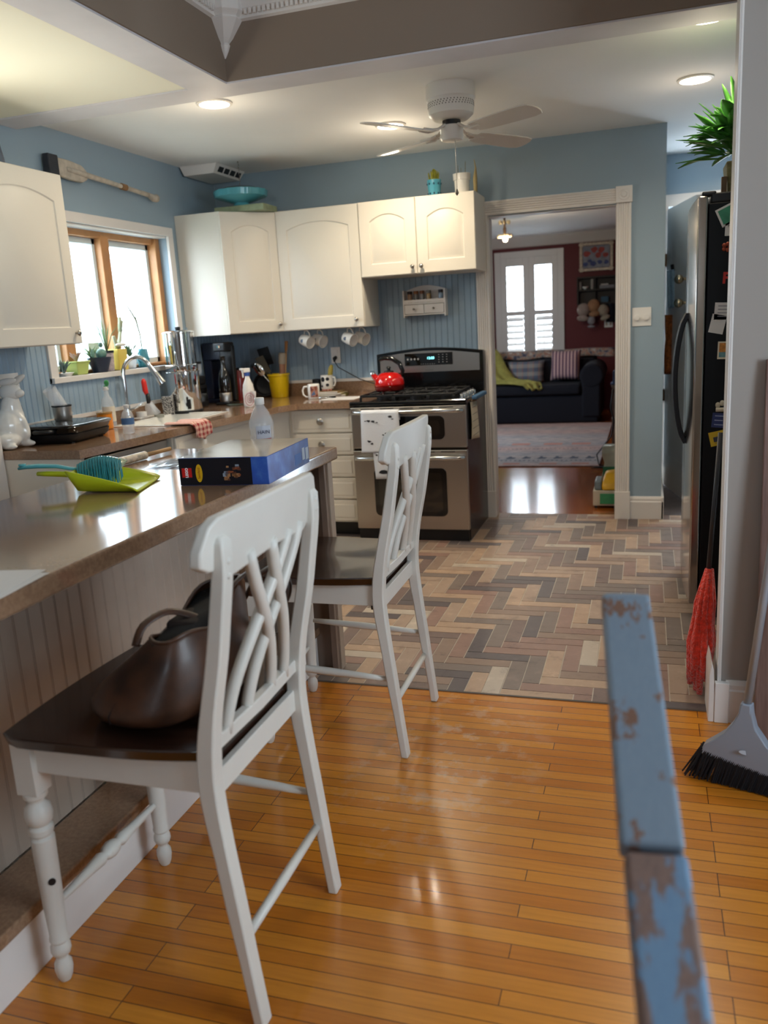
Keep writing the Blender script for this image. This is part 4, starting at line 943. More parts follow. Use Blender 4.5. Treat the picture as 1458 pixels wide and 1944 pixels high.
# dish brush (red) and dispenser, jar, patterned tin
t = thing('dish_brush', 'red and black handled dish brush standing behind the faucet', 'brush', (-1.83, -.66, CZ))
b = MB(); b.tube([(-1.83, -.66, CZ+.135), (-1.838, -.665, CZ+.17), (-1.84, -.668, CZ+.225), (-1.84, -.668, CZ+.24)], [.009, .016, .015, .006], n=12); b.build('red_grip', mat('red_rubber', rgb('d2281e'), .4), t, smooth=True)
b = MB(); b.tube([(-1.826, -.658, CZ+.09), (-1.83, -.66, CZ+.15)], [.014, .013], n=10); b.build('collar', BLACKP, t, smooth=True)
b = MB(); b.tube([(-1.79, -.63, CZ+.02), (-1.826, -.658, CZ+.1)], [.022, .012], n=12); b.build('tank', CLEARP, t, smooth=True)
b = MB(); b.lathe([(.03, 0), (.03, .018)], (-1.785, -.628, CZ), n=14); b.build('sponge', mat('grey_sponge', rgb('8f9088'), .9), t)
t = thing('soap_dish', 'white soap dispenser tray behind the sink', 'dispenser', (-1.87, -.62, CZ))
b = MB(); b.box(-1.908, -1.845, -.74, -.55, CZ, CZ+.012); b.build('tray', WPLAS, t, bevel=.004)
lz([(.030, 0), (.034, .004), (.034, .05), (.026, .07), (.01, .076), (.009, .09), (.001, .091)], (-1.873, -.58, CZ+.0125), CLEARP, 'jar', t)
lz([(.033, 0), (.033, .03), (.001, .031)], (-1.873, -.68, CZ+.0125), WPLAS, 'cup', t)
PAT = NT('black_white_pattern', .4); _v = PAT.coord('Object', (42, 42, 42)); _w = PAT.n('ShaderNodeTexVoronoi'); PAT.l(_v, _w.inputs['Vector']); PAT.col(PAT.ramp(_w.outputs['Distance'], [(.42, rgb('d5d0c8')), (.5, rgb('1d1c22'))])); PAT = PAT.m
t = thing('patterned_tin', 'black and white patterned tin leaning beside the water filter', 'tin', (-1.82, -.50, CZ))
b = MB(); b.box(-.035, .035, -.012, .012, 0, .115, Matrix.Translation((-1.80, -.49, CZ)) @ Matrix.Rotation(.25, 4, 'Z')); b.build('tin_body', PAT, t, bevel=.003)
# gravity water filter
t = thing('water_filter', 'tall polished steel two-tier water filter with black spigot', 'water filter', (-1.73, -.33, CZ))
cc = (-1.755, -.355, CZ)
lz([(.108, 0), (.110, .012), (.104, .016)], cc, BLACKP, 'base_ring', t, n=40)
lz([(.102, .016), (.104, .02), (.104, .25), (.108, .252), (.108, .258), (.10, .262)], cc, CHROME, 'lower_chamber', t, n=44, ang=30)
lz([(.100, .2625), (.102, .27), (.102, .30), (.096, .304), (.096, .495), (.100, .497), (.100, .503), (.09, .51), (.03, .516), (.001, .517)], cc, CHROME, 'upper_chamber', t, n=44, ang=30)
lz([(.012, .515), (.017, .52), (.017, .535), (.001, .538)], cc, BLACKP, 'lid_knob', t)
b = MB(); dd = Vector((.64, -.77, 0)).normalized(); p0 = Vector(cc)+dd*.104; b.lathe([(.016, 0), (.016, .012), (.009, .014), (.009, .03)], p0+Vector((0, 0, .055)), n=12, axis=dd); b.box(-.008, .008, -.008, .008, .03, .09, Matrix.Translation(p0+dd*.035)); b.build('spigot', BLACKP, t, smooth=True, angle=40)
# dark appliances in the corner
t = thing('coffee_grinder', 'black coffee grinder with clear hopper right of the steel filter', 'coffee grinder', (-1.72, -.06, CZ))
cc = (-1.835, -.07, CZ)
b = MB(); b.box(cc[0]-.055, cc[0]+.055, cc[1]-.065, cc[1]+.065, CZ, CZ+.15); b.box(cc[0]-.05, cc[0]+.05, cc[1]-.06, cc[1]+.06, CZ+.15, CZ+.21); b.build('body', BLACKP, t, bevel=.012, seg=3)
lz([(.035, .21), (.052, .235), (.052, .29), (.050, .29)], cc, CLEARP, 'hopper', t)
lz([(.054, .2905), (.055, .293), (.055, .305), (.001, .307)], cc, BLACKP, 'lid', t)
b = MB(); b.box(cc[0]+.056, cc[0]+.058, cc[1]-.04, cc[1]+.04, CZ+.04, CZ+.13); b.build('front_plate', BLACKG, t)
t = thing('coffee_maker', 'dark blue-black coffee maker in the worktop corner', 'coffee maker', (-1.78, .25, CZ))
b = MB(); b.box(-1.91, -1.77, .20, .38, CZ, CZ+.03).box(-1.91, -1.85, .20, .38, CZ+.03, CZ+.30).box(-1.91, -1.77, .20, .38, CZ+.30, CZ+.42); b.build('body', mat('midnight_plastic', rgb('141c33'), .3), t, bevel=.008)
lz([(.05, 0), (.062, .02), (.062, .09), (.045, .12), (.045, .125), (.001, .126)], (-1.79, .29, CZ+.031), GLASSD, 'carafe', t)
b = MB(); b.tube([(-1.76, .23, CZ+.15), (-1.73, .21, CZ+.14), (-1.73, .21, CZ+.07), (-1.75, .24, CZ+.05)], .008, n=8); b.build('handle', BLACKP, t, smooth=True)
t = thing('seltzer_maker', 'tall black and steel soda maker with a glass bottle', 'soda maker', (-1.62, .20, CZ))
cc = (-1.70, .10, CZ)
b = MB(); b.box(cc[0]-.055, cc[0]+.055, cc[1]-.07, cc[1]+.09, CZ, CZ+.02); b.box(cc[0]-.05, cc[0]+.05, cc[1]+.045, cc[1]+.09, CZ+.02, CZ+.40); b.box(cc[0]-.045, cc[0]+.045, cc[1]-.05, cc[1]+.09, CZ+.36, CZ+.42); b.build('body', BLACKP, t, bevel=.01, seg=3)
lz([(.038, .021), (.042, .03), (.042, .17), (.034, .215), (.018, .25), (.016, .30), (.02, .305), (.02, .33), (.001, .331)], (cc[0], cc[1]-.01, CZ), GLASSD, 'bottle', t)
lz([(.0425, .022), (.0435, .03), (.0435, .08), (.042, .082)], (cc[0], cc[1]-.01, CZ), STEEL, 'bottle_sleeve', t)
b = MB(); b.box(cc[0]-.012, cc[0]+.012, cc[1]-.055, cc[1]-.05, CZ+.385, CZ+.40); b.build('nozzle', CHROME, t)
t = thing('red_canister', 'dark red metal canister in the shadow beside the soda maker', 'canister', (-1.55, .35, CZ))
lz([(.05, 0), (.052, .005), (.052, .20), (.046, .215), (.001, .218)], (-1.76, .42, CZ), mat('dark_red_tin', rgb('6e1612'), .35, coat=.3), 'tin_body', t)
lz([(.02, .218), (.022, .225), (.001, .235)], (-1.76, .42, CZ), BLACKP, 'lid_knob', t)
b = MB(); b.lathe([(.05, 0), (.058, .003), (.056, .008), (.001, .006)], (-1.60, .02, CZ), n=20); tag(b.build('saucer', mat('dark_green_glaze', rgb('3e463e'), .3), smooth=True), 'small dark saucer beside the soda maker', 'saucer')
t = thing('spray_bottle', 'white spray bottle with blue collar on the corner worktop', 'spray bottle', (-1.40, .0, CZ))
cc = (-1.43, -.10, CZ)
lz([(.036, 0), (.038, .005), (.038, .11), (.034, .13), (.034, .14), (.016, .185), (.0135, .20)], cc, WPLAS, 'bottle_body', t, ang=50)
lz([(.017, .2), (.018, .203), (.018, .222), (.001, .223)], cc, mat('blue_plastic', rgb('3c5da8'), .35), 'collar', t)
b = MB(); b.box(-.014, .014, -.035, .018, .222, .250, Matrix.Translation(cc) @ Matrix.Rotation(-.5, 4, 'Z')); b.box(-.010, .010, -.052, -.030, .238, .252, Matrix.Translation(cc) @ Matrix.Rotation(-.5, 4, 'Z')); b.box(-.005, .005, -.038, -.028, .19, .235, Matrix.Translation(cc) @ Matrix.Rotation(-.5, 4, 'Z')); b.build('trigger_head', WPLAS, t, bevel=.004)
t = thing('round_tag', 'pink and white round label tag leaning on the spray bottle', 'tag', (-1.36, -.07, CZ))
PINK = mat('faded_pink_print', rgb('b0606c'), .6)
Mp = Matrix.Translation((-1.395, -.165, CZ+.053)) @ Matrix.Rotation(-.35, 4, 'Z') @ Matrix.Rotation(-.12, 4, 'X')
b = MB(); b.prism([Mp @ Vector((.055*math.cos(a*PI/16), 0, .052*math.sin(a*PI/16))) for a in range(32)], Mp.to_3x3() @ Vector((0, .004, 0))); b.box(.0, .055, 0, .004, -.02, .052, Mp); b.build('disc', mat('cream_card', rgb('e0d6cf'), .5), t)
b = MB()
for r0, r1 in ((.042, .038), (.024, .021)):
    b.loft([[Mp @ Vector((r*math.cos(a*PI/16), yy, r*math.sin(a*PI/16))) for r, yy in ((r0, -.0005), (r0, -.0012), (r1, -.0012), (r1, -.0005))] for a in range(33)], cap=True)
b.build('ring_print', PINK, t)
text('letter_print', 'Q', .026, Mp @ Vector((0, -.002, 0)), (Mp.to_3x3() @ Euler((PI/2, 0, 0)).to_matrix()).to_euler(), PINK, t, .0003)
# yellow crock and utensils
t = thing('utensil_crock', 'yellow crock on the back worktop', 'crock', (-1.48, .56, CZ))
cc = (-1.50, .545, CZ)
lz([(.058, 0), (.062, .004), (.078, .155), (.083, .158), (.083, .172), (.076, .172), (.060, .01), (.001, .008)], cc, YELLOWG, 'crock_body', t, n=30)
CX, CY = cc[0], cc[1]
def utensil(nm, label, cat, p0, p1, head, hm, m=BLACKP, r=.005):
    t = thing(nm, label, cat, p0, 'kitchen utensils in the yellow crock')
    b = MB(); b.tube([p0, p1], r, n=8); b.build('handle', m, t, smooth=True)
    b = MB(); head(b, Vector(p1), (Vector(p1)-Vector(p0)).normalized()); b.build('head', hm, t, smooth=True, angle=50)
def mhead(d): q = Vector((0, 0, 1)).rotation_difference(d).to_matrix().to_4x4(); return q
utensil('spatula', 'black slotted spatula, tallest dark tool in the yellow crock', 'spatula', (CX-.03, CY+.03, CZ+.03), (CX-.075, CY-.005, CZ+.245), lambda b, p, d: b.box(-.045, .045, -.003, .003, -.01, .12, Matrix.Translation(p) @ mhead(d)), BLACKP)
utensil('spatula', 'grey perforated turner leaning left in the yellow crock', 'spatula', (CX-.02, CY+.0, CZ+.03), (CX-.07, CY-.05, CZ+.19), lambda b, p, d: b.box(-.035, .035, -.002, .002, -.01, .12, Matrix.Translation(p) @ mhead(d)), mat('grey_perforated', rgb('6d6a5e'), .4, .6))
utensil('ladle', 'steel ladle leaning far left out of the yellow crock', 'ladle', (CX-.01, CY+.0, CZ+.03), (CX-.16, CY-.03, CZ+.235), lambda b, p, d: b.sphere(p, .048, (1, .6, .45)), STEELD, STEELD)
utensil('serving_spoon', 'steel spoon lowest on the left of the yellow crock', 'spoon', (CX+.0, CY-.02, CZ+.03), (CX-.12, CY-.07, CZ+.21), lambda b, p, d: b.sphere(p, .038, (.9, .3, 1.5), M=mhead(d).to_3x3()), CHROME, CHROME)
utensil('rolling_pin', 'wooden rolling pin with cloth-wrapped top in the yellow crock', 'rolling pin', (CX+.02, CY+.0, CZ+.03), (CX+.045, CY-.01, CZ+.29), lambda b, p, d: b.lathe([(.024, 0), (.026, .01), (.026, .07), (.020, .08)], p-d*.05, n=14, axis=d), mat('wrapped_cloth', rgb('a8a092'), .8), mat('pinkish_wood', rgb('9c6f58'), .6), r=.022)
utensil('wooden_spoon', 'wooden spoon handle standing upright in the yellow crock', 'wooden spoon', (CX+.03, CY+.02, CZ+.03), (CX+.075, CY+.0, CZ+.33), lambda b, p, d: b.tube([p, p+d*.07], [.010, .013], n=10), mat('warm_wood', rgb('a4713c'), .5), WOODL, r=.008)
t = thing('frying_pan', 'black round pan standing against the upstand beside the yellow crock', 'pan', (-1.66, .60, CZ))
b = MB(); b.lathe([(.07, 0), (.085, .02), (.088, .03), (.083, .03), (.068, .006), (.001, .004)], (-1.64, .61, CZ+.09), n=26, axis=(.25, -1, .2)); b.build('pan_body', IRON, t, smooth=True, angle=40)
b = MB(); b.tube([(-1.64, .60, CZ+.172), (-1.64, .60, CZ+.22)], .008, n=8); b.build('handle', BLACKP, t, smooth=True)
# mugs, books, papers
def mug(b, c, r, h, n=26, axis=None): b.lathe([(r*.92, 0), (r, .004), (r, h-.002), (r-.002, h), (r-.005, h-.002), (r-.005, .008), (.001, .006)], c, n=n, axis=axis)
t = thing('photo_mug', 'white mug printed with a portrait picture on the back worktop', 'mug', (-1.16, .40, CZ))
cc = Vector((-1.145, .33, CZ)); b = MB(); mug(b, cc, .042, .102); b.build('mug_body', CERAM, t, smooth=True, angle=50)
b = MB(); b.tube([cc+Vector((-.040*1, -.005, .085)), cc+Vector((-.066, -.01, .085)), cc+Vector((-.078, -.012, .06)), cc+Vector((-.074, -.012, .03)), cc+Vector((-.055, -.01, .014)), cc+Vector((-.038, -.005, .016))], .0065, n=10); b.build('handle', CERAM, t, smooth=True)
PP = NT('portrait_print', .4); _v = PP.coord('Object', (16, 16, 16)); PP.col(PP.ramp(PP.noise(_v, 2.2, 2), [(.35, rgb('6a2c26')), (.5, rgb('b07c60')), (.62, rgb('4a6a96')), (.75, rgb('2c3350'))])); PP = PP.m
b = MB(); wrap(b, cc, .0424, -1.75, -.45, .014, .088, 12); b.build('print', PP, t)
t = thing('book_stack', 'top book of the small stack under the cow mug', 'book', (-1.13, .56, CZ), 'books under the cow mug')
def book(z, dx, m, lab, w=.10, l=.14, th=.011):
    t = thing('book', lab, 'book', (-1.10+dx, .55, z), 'books under the cow mug'); M = Matrix.Translation((-1.10+dx, .55, z)) @ Matrix.Rotation(dx*8, 4, 'Z')
    b = MB(); b.box(-w, w, -l/2, l/2, 0, th, M); b.build('cover', m, t, bevel=.001, seg=1)
    b = MB(); b.box(-w+.003, w-.003, -l/2-.0004, l/2-.004, .002, th-.002, M); b.build('pages', PAPER, t)
bpy.data.objects.remove(t)
book(CZ, .02, mat('olive_cover', rgb('6f6b2c'), .5), 'lowest olive book under the cow mug')
book(CZ+.0115, .0, mat('cream_cover', rgb('c9bc96'), .5), 'middle cream book under the cow mug')
book(CZ+.023, -.005, mat('tan_cover', rgb('9a7f55'), .5), 'topmost tan book under the cow mug', w=.085)
t = thing('cow_mug', 'black and white cow-spotted mug standing on small books', 'mug', (-1.12, .55, CZ+.035))
cc = Vector((-1.125, .55, CZ+.048)); b = MB(); mug(b, cc, .046, .098); b.build('mug_body', CERAM, t, smooth=True, angle=50)
for k in range(4): a = -2.4+k*.62; b = MB(); b.sphere(cc+Vector((.034*math.cos(a), .034*math.sin(a), -.004)), .010, (1, 1, 1)); b.build('foot', mat('pink_glaze', rgb('d59a90'), .3), t, smooth=True)
b = MB(); b.tube([cc+Vector((.044, -.01, .085)), cc+Vector((.066, -.015, .08)), cc+Vector((.07, -.016, .05)), cc+Vector((.062, -.015, .025)), cc+Vector((.044, -.01, .02))], .0065, n=10); b.build('handle', CERAM, t, smooth=True)
b = MB()
for az, z, s in ((-1.95, .07, .017), (-1.15, .072, .013), (-1.2, .03, .012), (-2.2, .022, .010)): b.sphere(cc+Vector((.0445*math.cos(az), .0445*math.sin(az), z)), s, (1, .25, 1.05), M=Matrix.Rotation(az+PI/2, 3, 'Z'))
b.build('spot', INK, t, smooth=True)
b = MB(); b.tube([(-1.115, .555, CZ+.06), (-1.095, .56, CZ+.19)], [.016, .018], n=12); b.tube([(-1.095, .56, CZ+.19), (-1.085, .562, CZ+.215)], [.018, .010], n=12); tag(b.build('honey_brush', mat('straw_yellow', rgb('b5a24a'), .6), smooth=True, angle=60), 'yellowish straw brush standing in the cow mug', 'brush')
b = MB(); b.lathe([(.036, 0), (.038, .01), (.038, .115), (.034, .118), (.001, .118)], (-1.22, .60, CZ), n=20); tag(b.build('black_tin', BLACKP, smooth=True, angle=40), 'black tin behind the photo mug', 'tin')
b = MB(); b.box(-.125, .125, -.10, .12, 0, .002, Matrix.Translation((-.915, .28, CZ)) @ Matrix.Rotation(-.06, 4, 'Z')); tag(b.build('paper_sheet', PAPER), 'white paper sheet on the worktop left of the stove', 'paper')
t = thing('pen', 'silver pen with black end lying on the paper by the stove', 'pen', (-1.03, .30, CZ+.003))
b = MB(); b.tube([(-1.09, .28, CZ+.0075), (-1.01, .32, CZ+.0075)], .005, n=8); b.build('barrel', STEELD, t, smooth=True)
b = MB(); b.tube([(-1.01, .32, CZ+.0075), (-.985, .333, CZ+.0075)], .0055, n=8); b.build('end', BLACKP, t, smooth=True)
# cloth over the sink edge
t = thing('dish_cloth', 'red and cream checked cloth hanging over the sink edge', 'cloth', (-1.33, -1.02, CT))
CHK = NT('red_check_cloth', .9); _v = CHK.coord('Object'); _w1 = CHK.n('ShaderNodeTexWave', wave_type='BANDS', bands_direction='Y'); _w1.inputs['Scale'].default_value = 11; CHK.l(_v, _w1.inputs[0]); _w2 = CHK.n('ShaderNodeTexWave', wave_type='BANDS', bands_direction='Z'); _w2.inputs['Scale'].default_value = 11; CHK.l(_v, _w2.inputs[0])
CHK.col(CHK.mix(.5, CHK.ramp(_w1.outputs['Color'], [(.4, rgb('9c2b30')), (.6, rgb('d6b9a8'))]), CHK.ramp(_w2.outputs['Color'], [(.4, rgb('8f2a30')), (.6, rgb('cfa898'))]))); CHK = CHK.m
b = MB()
def clf(u, v):
    y = -1.10+.18*u; w = .006*math.sin(u*13+v*2)
    if v < .45: return (-1.46+.16*v/.45, y+.01*v, CT+.010+.006*math.sin(u*8))
    s = (v-.45)/.55; return (-1.296+.012*math.sin(min(s*4, PI/2))+w, y+.012*math.sin(s*3)+.02*s, CT+.012-.10*s*(1-.25*abs(2*u-1)))
b.sheet(clf, 16, 16); b.build('cloth_sheet', CHK, t, thick=.005, smooth=True)
b = MB(); b.box(-1.281, -1.277, -1.00, -.975, .80, .825); b.build('care_tag', PAPER, t)
# hanging mugs
def hang_mug(x, y, lab):
    t = thing('hanging_mug', lab, 'mug', (x, y, 1.30), 'mugs hanging under the wall cabinet')
    ax_ = Vector((.86, -.35, -.30)).normalized(); c = Vector((x-.05, y, 1.325))
    b = MB(); b.lathe([(.028, 0), (.036, .006), (.041, .045), (.043, .085), (.045, .09), (.041, .09), (.037, .04), (.001, .012)], c, n=22, axis=ax_); b.build('mug_body', CERAM, t, smooth=True, angle=50)
    u_ = (Vector((0, 0, 1))-ax_*ax_.z).normalized()
    b = MB(); b.tube([c+ax_*.02+u_*.037, c+ax_*.015+u_*.06, c+ax_*.035+u_*.072, c+ax_*.06+u_*.062, c+ax_*.075+u_*.042], .0045, n=8); b.build('handle', CERAM, t, smooth=True)
    nrm = (Vector((-.30, -1, 0))-ax_*Vector((-.30, -1, 0)).dot(ax_)).normalized()
    b = MB(); b.sphere(c+ax_*.045+nrm*.039, .016, (1, .22, .8), M=Matrix.Rotation(-.1, 3, 'Z')); b.build('printed_emblem', mat('grey_emblem', rgb('5d6b82'), .5), t, smooth=True)
    b = MB(); b.tube([c+ax_*.035+u_*.055, (c+ax_*.035+u_*.075)+Vector((.0, 0, .006)), (c.x+.022, c.y, ZU-.0005)], .0018, n=6); b.build('cup_hook', KNOB, t, smooth=True)
hang_mug(-1.205, .45, 'left front white mug hanging under the tall cabinet'); hang_mug(-1.135, .52, 'white mug hanging right behind the leftmost mug')
hang_mug(-.885, .45, 'white emblem mug hanging nearest the stove, front one'); hang_mug(-.82, .52, 'rightmost white mug hanging nearest the stove')
# outlets and cord
def plate(name, lab, c, N, w=.072, h=.115, toggles=1, kind='outlet'):
    t = thing(name, lab, kind, c); c = Vector(c); N = Vector(N); U = Vector((-N.y, N.x, 0))
    M = Matrix(((U.x, N.x, 0, c.x), (U.y, N.y, 0, c.y), (0, 0, 1, c.z), (0, 0, 0, 1)))
    b = MB(); b.box(-w/2, w/2, 0, .006, -h/2, h/2, M); b.build('cover_plate', WPLAS, t, bevel=.002)
    return t, M
t, M = plate('wall_outlet', 'white outlet with a black plug behind the cow mug', (-1.09, .672, 1.195), (0, -1, 0))
b = MB(); b.box(-.016, .016, .006, .009, -.042, -.012, M).box(-.016, .016, .006, .009, .012, .042, M); b.build('socket', WPLAS, t, bevel=.001)
b = MB(); b.tube([(-1.09, .663, 1.178), (-1.09, .635, 1.172), (-1.088, .625, 1.15)], [.013, .013, .006], n=10); b.tube([(-1.088, .625, 1.155), (-1.06, .62, 1.11), (-.98, .62, 1.065), (-.90, .62, 1.02), (-.80, .625, .985), (-.76, .64, .965), (-.745, .672, .93)], .0035, n=8); tag(b.build('power_cord', BLACKP, smooth=True), 'black power cord running from the outlet to the stove', 'cord')
t, M = plate('dimmer_switch', 'white double dimmer switch plate right of the doorway', (1.032, .69, 1.345), (0, -1, 0), .118, .118, kind='switch')
for s in (-1, 1):
    b = MB(); b.lathe([(.018, 0), (.017, .012), (.001, .013)], M @ Vector((s*.028, .006, -.005)), n=18, axis=(0, -1, 0)); b.build('dial', WPLAS, t, smooth=True, angle=40)
t, M = plate('wall_outlet', 'wide white outlet and switch plate behind the ceramic rabbit', (-1.9375, -1.70, 1.205), (1, 0, 0), .17, .115)
for s in (-1, 0, 1):
    b = MB(); b.box(s*.055-.017, s*.055+.017, .006, .009, -.034, .034, M); b.build('rocker', WPLAS, t, bevel=.001)
# spice rack
t = thing('spice_rack', 'small white wooden spice rack with two drawers above the stove', 'shelf', (-.395, .65, 1.45))
sx0, sx1, sy, sz = -.545, -.245, .675, 1.44
b = MB(); b.box(sx0, sx0+.010, .60, sy, sz-.012, sz+.17).box(sx1-.010, sx1, .60, sy, sz-.012, sz+.17).box(sx0+.01, sx1-.01, .60, sy, sz+.075, sz+.085).box(sx0+.01, sx1-.01, .60, sy, sz, sz+.008).box(sx0+.01, sx1-.01, sy-.006, sy, sz+.008, sz+.075).box(sx0+.01, sx1-.01, .602, .608, sz+.086, sz+.105)
b.prism([(sx0+.01, sy-.008, sz+.086)]+[(sx1-.01, sy-.008, sz+.086), (sx1-.01, sy-.008, sz+.17)]+[(sx1-.01-(sx1-sx0-.02)*k/10, sy-.008, sz+.17+.03*math.sin(PI*k/10)) for k in range(1, 10)]+[(sx0+.01, sy-.008, sz+.17)], (0, .008, 0)); b.build('frame', TRIM, t, bevel=.001, seg=1)
for k in range(2):
    xa = sx0+.012+k*.139; b = MB(); b.box(xa, xa+.136, .598, .665, sz+.011, sz+.072); dr = b.build('drawer', TRIM, t, bevel=.002); knob((xa+.068, .598, sz+.042), (0, -1, 0), dr, .007)
for k, (dx, m1, m2, lab) in enumerate(((.03, 'a87f5c', '2a1c18', 'leftmost spice jar with dark lid'), (.075, '7d7a78', '8b5a34', 'spice jar with brown lid, second from left'), (.118, '8a8784', '7a4a2c', 'spice jar with reddish lid at the rack centre'), (.165, 'b08f60', '6a6660', 'spice jar of tan powder right of centre'), (.25, '8fa4b8', '2b2a30', 'blue-white striped spice jar at the right end'))):
    t = thing('spice_jar', lab, 'jar', (sx0+.012+dx, .635, sz+.0853), 'spice jars on the white rack')
    lz([(.015, 0), (.0165, .003), (.0165, .05), (.014, .058)], (sx0+.012+dx, .635, sz+.0853), mat('spice_'+m1, rgb(m1), .2, coat=.5), 'jar', t, n=14)
    lz([(.0165, .0582), (.017, .06), (.017, .078), (.001, .079)], (sx0+.012+dx, .635, sz+.0853), mat('lid_'+m2, rgb(m2), .4), 'lid', t, n=14)
# things on top of cabinets
t = thing('potted_cactus', 'yellow-green cactus in a blue patterned pot above the stove cabinet', 'plant', (-.255, .45, ZT))
lz([(.036, 0), (.038, .003), (.046, .105), (.043, .105), (.036, .09), (.001, .09)], (-.255, .46, ZT+.0006), mat('turquoise_glaze', rgb('4d9db5'), .3, coat=.3), 'pot', t)
b = MB()
for k in range(9):
    for z in (.022, .08): a = k*2*PI/9; b.sphere((-.255+(.0385+z*.075)*math.cos(a), .46+(.0385+z*.075)*math.sin(a), ZT+z), .0055, (1, 1, 1.2), 8, 5)
b.build('painted_dot', mat('dark_blue_dot', rgb('1c3c55'), .4), t)
b = MB(); r_ = random.Random(2)
for k in range(60):
    a = r_.uniform(0, 2*PI); rr_ = r_.uniform(0, .028); h_ = .085-.9*rr_; c0 = Vector((-.255+rr_*math.cos(a), .46+rr_*math.sin(a), ZT+.09)); b.tube([c0, c0+Vector((.35*rr_*math.cos(a), .35*rr_*math.sin(a), h_))], [.0045, .0012], n=5)
b.build('cactus', mat('yellow_green_spines', rgb('9a9a34'), .6, noise=.4, nscale=50), t)
t = thing('white_plant_pot', 'white pot with thin dried stems above the stove cabinet', 'plant', (-.06, .47, ZT))
lz([(.043, 0), (.045, .003), (.05, .085), (.056, .087), (.058, .125), (.053, .125), (.048, .11), (.001, .108)], (-.075, .47, ZT+.0006), CERAM, 'pot', t)
b = MB()
for dx, dy, h_ in ((-.02, 0, .05), (.02, .01, .07), (.0, -.02, .03)): b.tube([(-.075+dx, .47+dy, ZT+.10), (-.075+dx*1.2, .47+dy, ZT+.13+h_)], .002, n=5)
b.build('stem', mat('dry_stem', rgb('7c7a5a'), .7), t)
b = MB(); b.tube([(.015, .45, ZT+.0008), (.015, .45, ZT+.09), (.02, .448, ZT+.15), (.012, .445, ZT+.2)], [.012, .014, .005, .002], n=8); tag(b.build('straw_figure', mat('dry_straw', rgb('a09065'), .8), smooth=True), 'slim straw figure right of the white pot', 'ornament')
t = thing('fluted_cake_stand', 'teal scalloped dish with hanging chain above the corner cabinet', 'dish', (-1.56, .33, ZT+.04))
tc_ = Vector((-1.53, .25, ZT+.062))
b = MB(); n_ = 48
def sc(r, z, k): return [(tc_.x+r*(1+k*math.cos(16*2*PI*i/n_/1.0))*math.cos(2*PI*i/n_), tc_.y+r*(1+k*math.cos(16*2*PI*i/n_))*math.sin(2*PI*i/n_), tc_.z+z) for i in range(n_)]
b.loft([sc(.06, .0, 0), sc(.10, .012, .01), sc(.150, .03, .02), sc(.170, .036, .03), sc(.176, .075, .03), sc(.168, .078, .03), sc(.16, .05, .02), sc(.05, .045, 0)]); b.build('scalloped_dish', TEAL, t, smooth=True, angle=50)
lz([(.05, -.020), (.055, -.018), (.05, .0)], tc_, TEAL, 'foot_ring', t)
lz([(.155, .0785), (.12, .092), (.02, .104), (.006, .11), (.001, .112)], tc_, mat('dark_dome', rgb('26404a'), .35), 'dome', t)
b = MB()
for k in range(9): b.lathe([(.006, -.002), (.008, 0), (.006, .002)], tc_+Vector((.004*(k % 2), 0, .12+k*.017)), n=8, axis=(1, .3*(k % 2), 0))
b.build('chain', KNOB, t, smooth=True)
b = MB(); b.box(-1.70, -1.34, .18, .40, ZT+.0006, ZT+.040); tag(b.build('wooden_tray', mat('sage_painted_wood', rgb('8f9a7c'), .6, noise=.25, nscale=20), bevel=.004), 'sage green wooden tray on top of the corner cabinet', 'tray')
# wall paddle
t = thing('wooden_paddle', 'whitewashed wooden paddle with a dark end hanging above the window', 'paddle', (-1.94, -.7, 2.26))
CREAMW = mat('whitewashed_wood', rgb('bdb3a4'), .7, noise=.25, nscale=25)
PX = -1.915
def Pp(y, z, x=0): return (PX+x, y, z)
pz = lambda y: 2.305-.048*(y+1.17)/.95
b = MB(); outl = [(-1.12, .045), (-1.02, .05), (-.92, .045), (-.885, .028), (-.87, .012)]; poly = [(PX-.012, y, pz(y)+h) for y, h in outl]+[(PX-.012, y, pz(y)-h) for y, h in outl[::-1]]; b.prism(poly, (.025, 0, 0)); b.build('blade', CREAMW, t, bevel=.006)
b = MB(); b.box(PX-.02, PX+.02, -1.20, -1.121, pz(-1.16)-.052, pz(-1.16)+.052); b.build('dark_end', mat('charcoal_wood', rgb('2d3038'), .6, noise=.2, nscale=30), t, bevel=.006)
b = MB(); b.tube([(PX+.013, y, pz(y)) for y in (-1.05, -.9, -.6, -.42, -.28)], [.012, .015, .013, .013, .014], n=12); b.build('shaft', CREAMW, t, smooth=True)
b = MB(); b.tube([(PX+.013, y, pz(y)) for y in (-.565, -.515)], .0185, n=12); b.build('binding', mat('tan_cord', rgb('8c6a48'), .8), t)
b = MB(); b.tube([(PX+.013, -.28, pz(-.28)), (PX+.013, -.22, pz(-.22)-.01), (PX+.013, -.19, pz(-.19)-.005)], [.014, .022, .024], n=12); b.build('grip', CREAMW, t, smooth=True)
b = MB(); b.tube([(-1.90, -1.545, ZT+.002), (-1.90, -1.55, ZT+.10), (-1.90, -1.56, ZT+.19)], [.02, .018, .008], n=12); tag(b.build('glass_ornament', mat('smoky_glass', rgb('8f98a8'), .1, trans=.6), smooth=True), 'pale glass ornament on top of the leftmost wall cabinet', 'ornament')
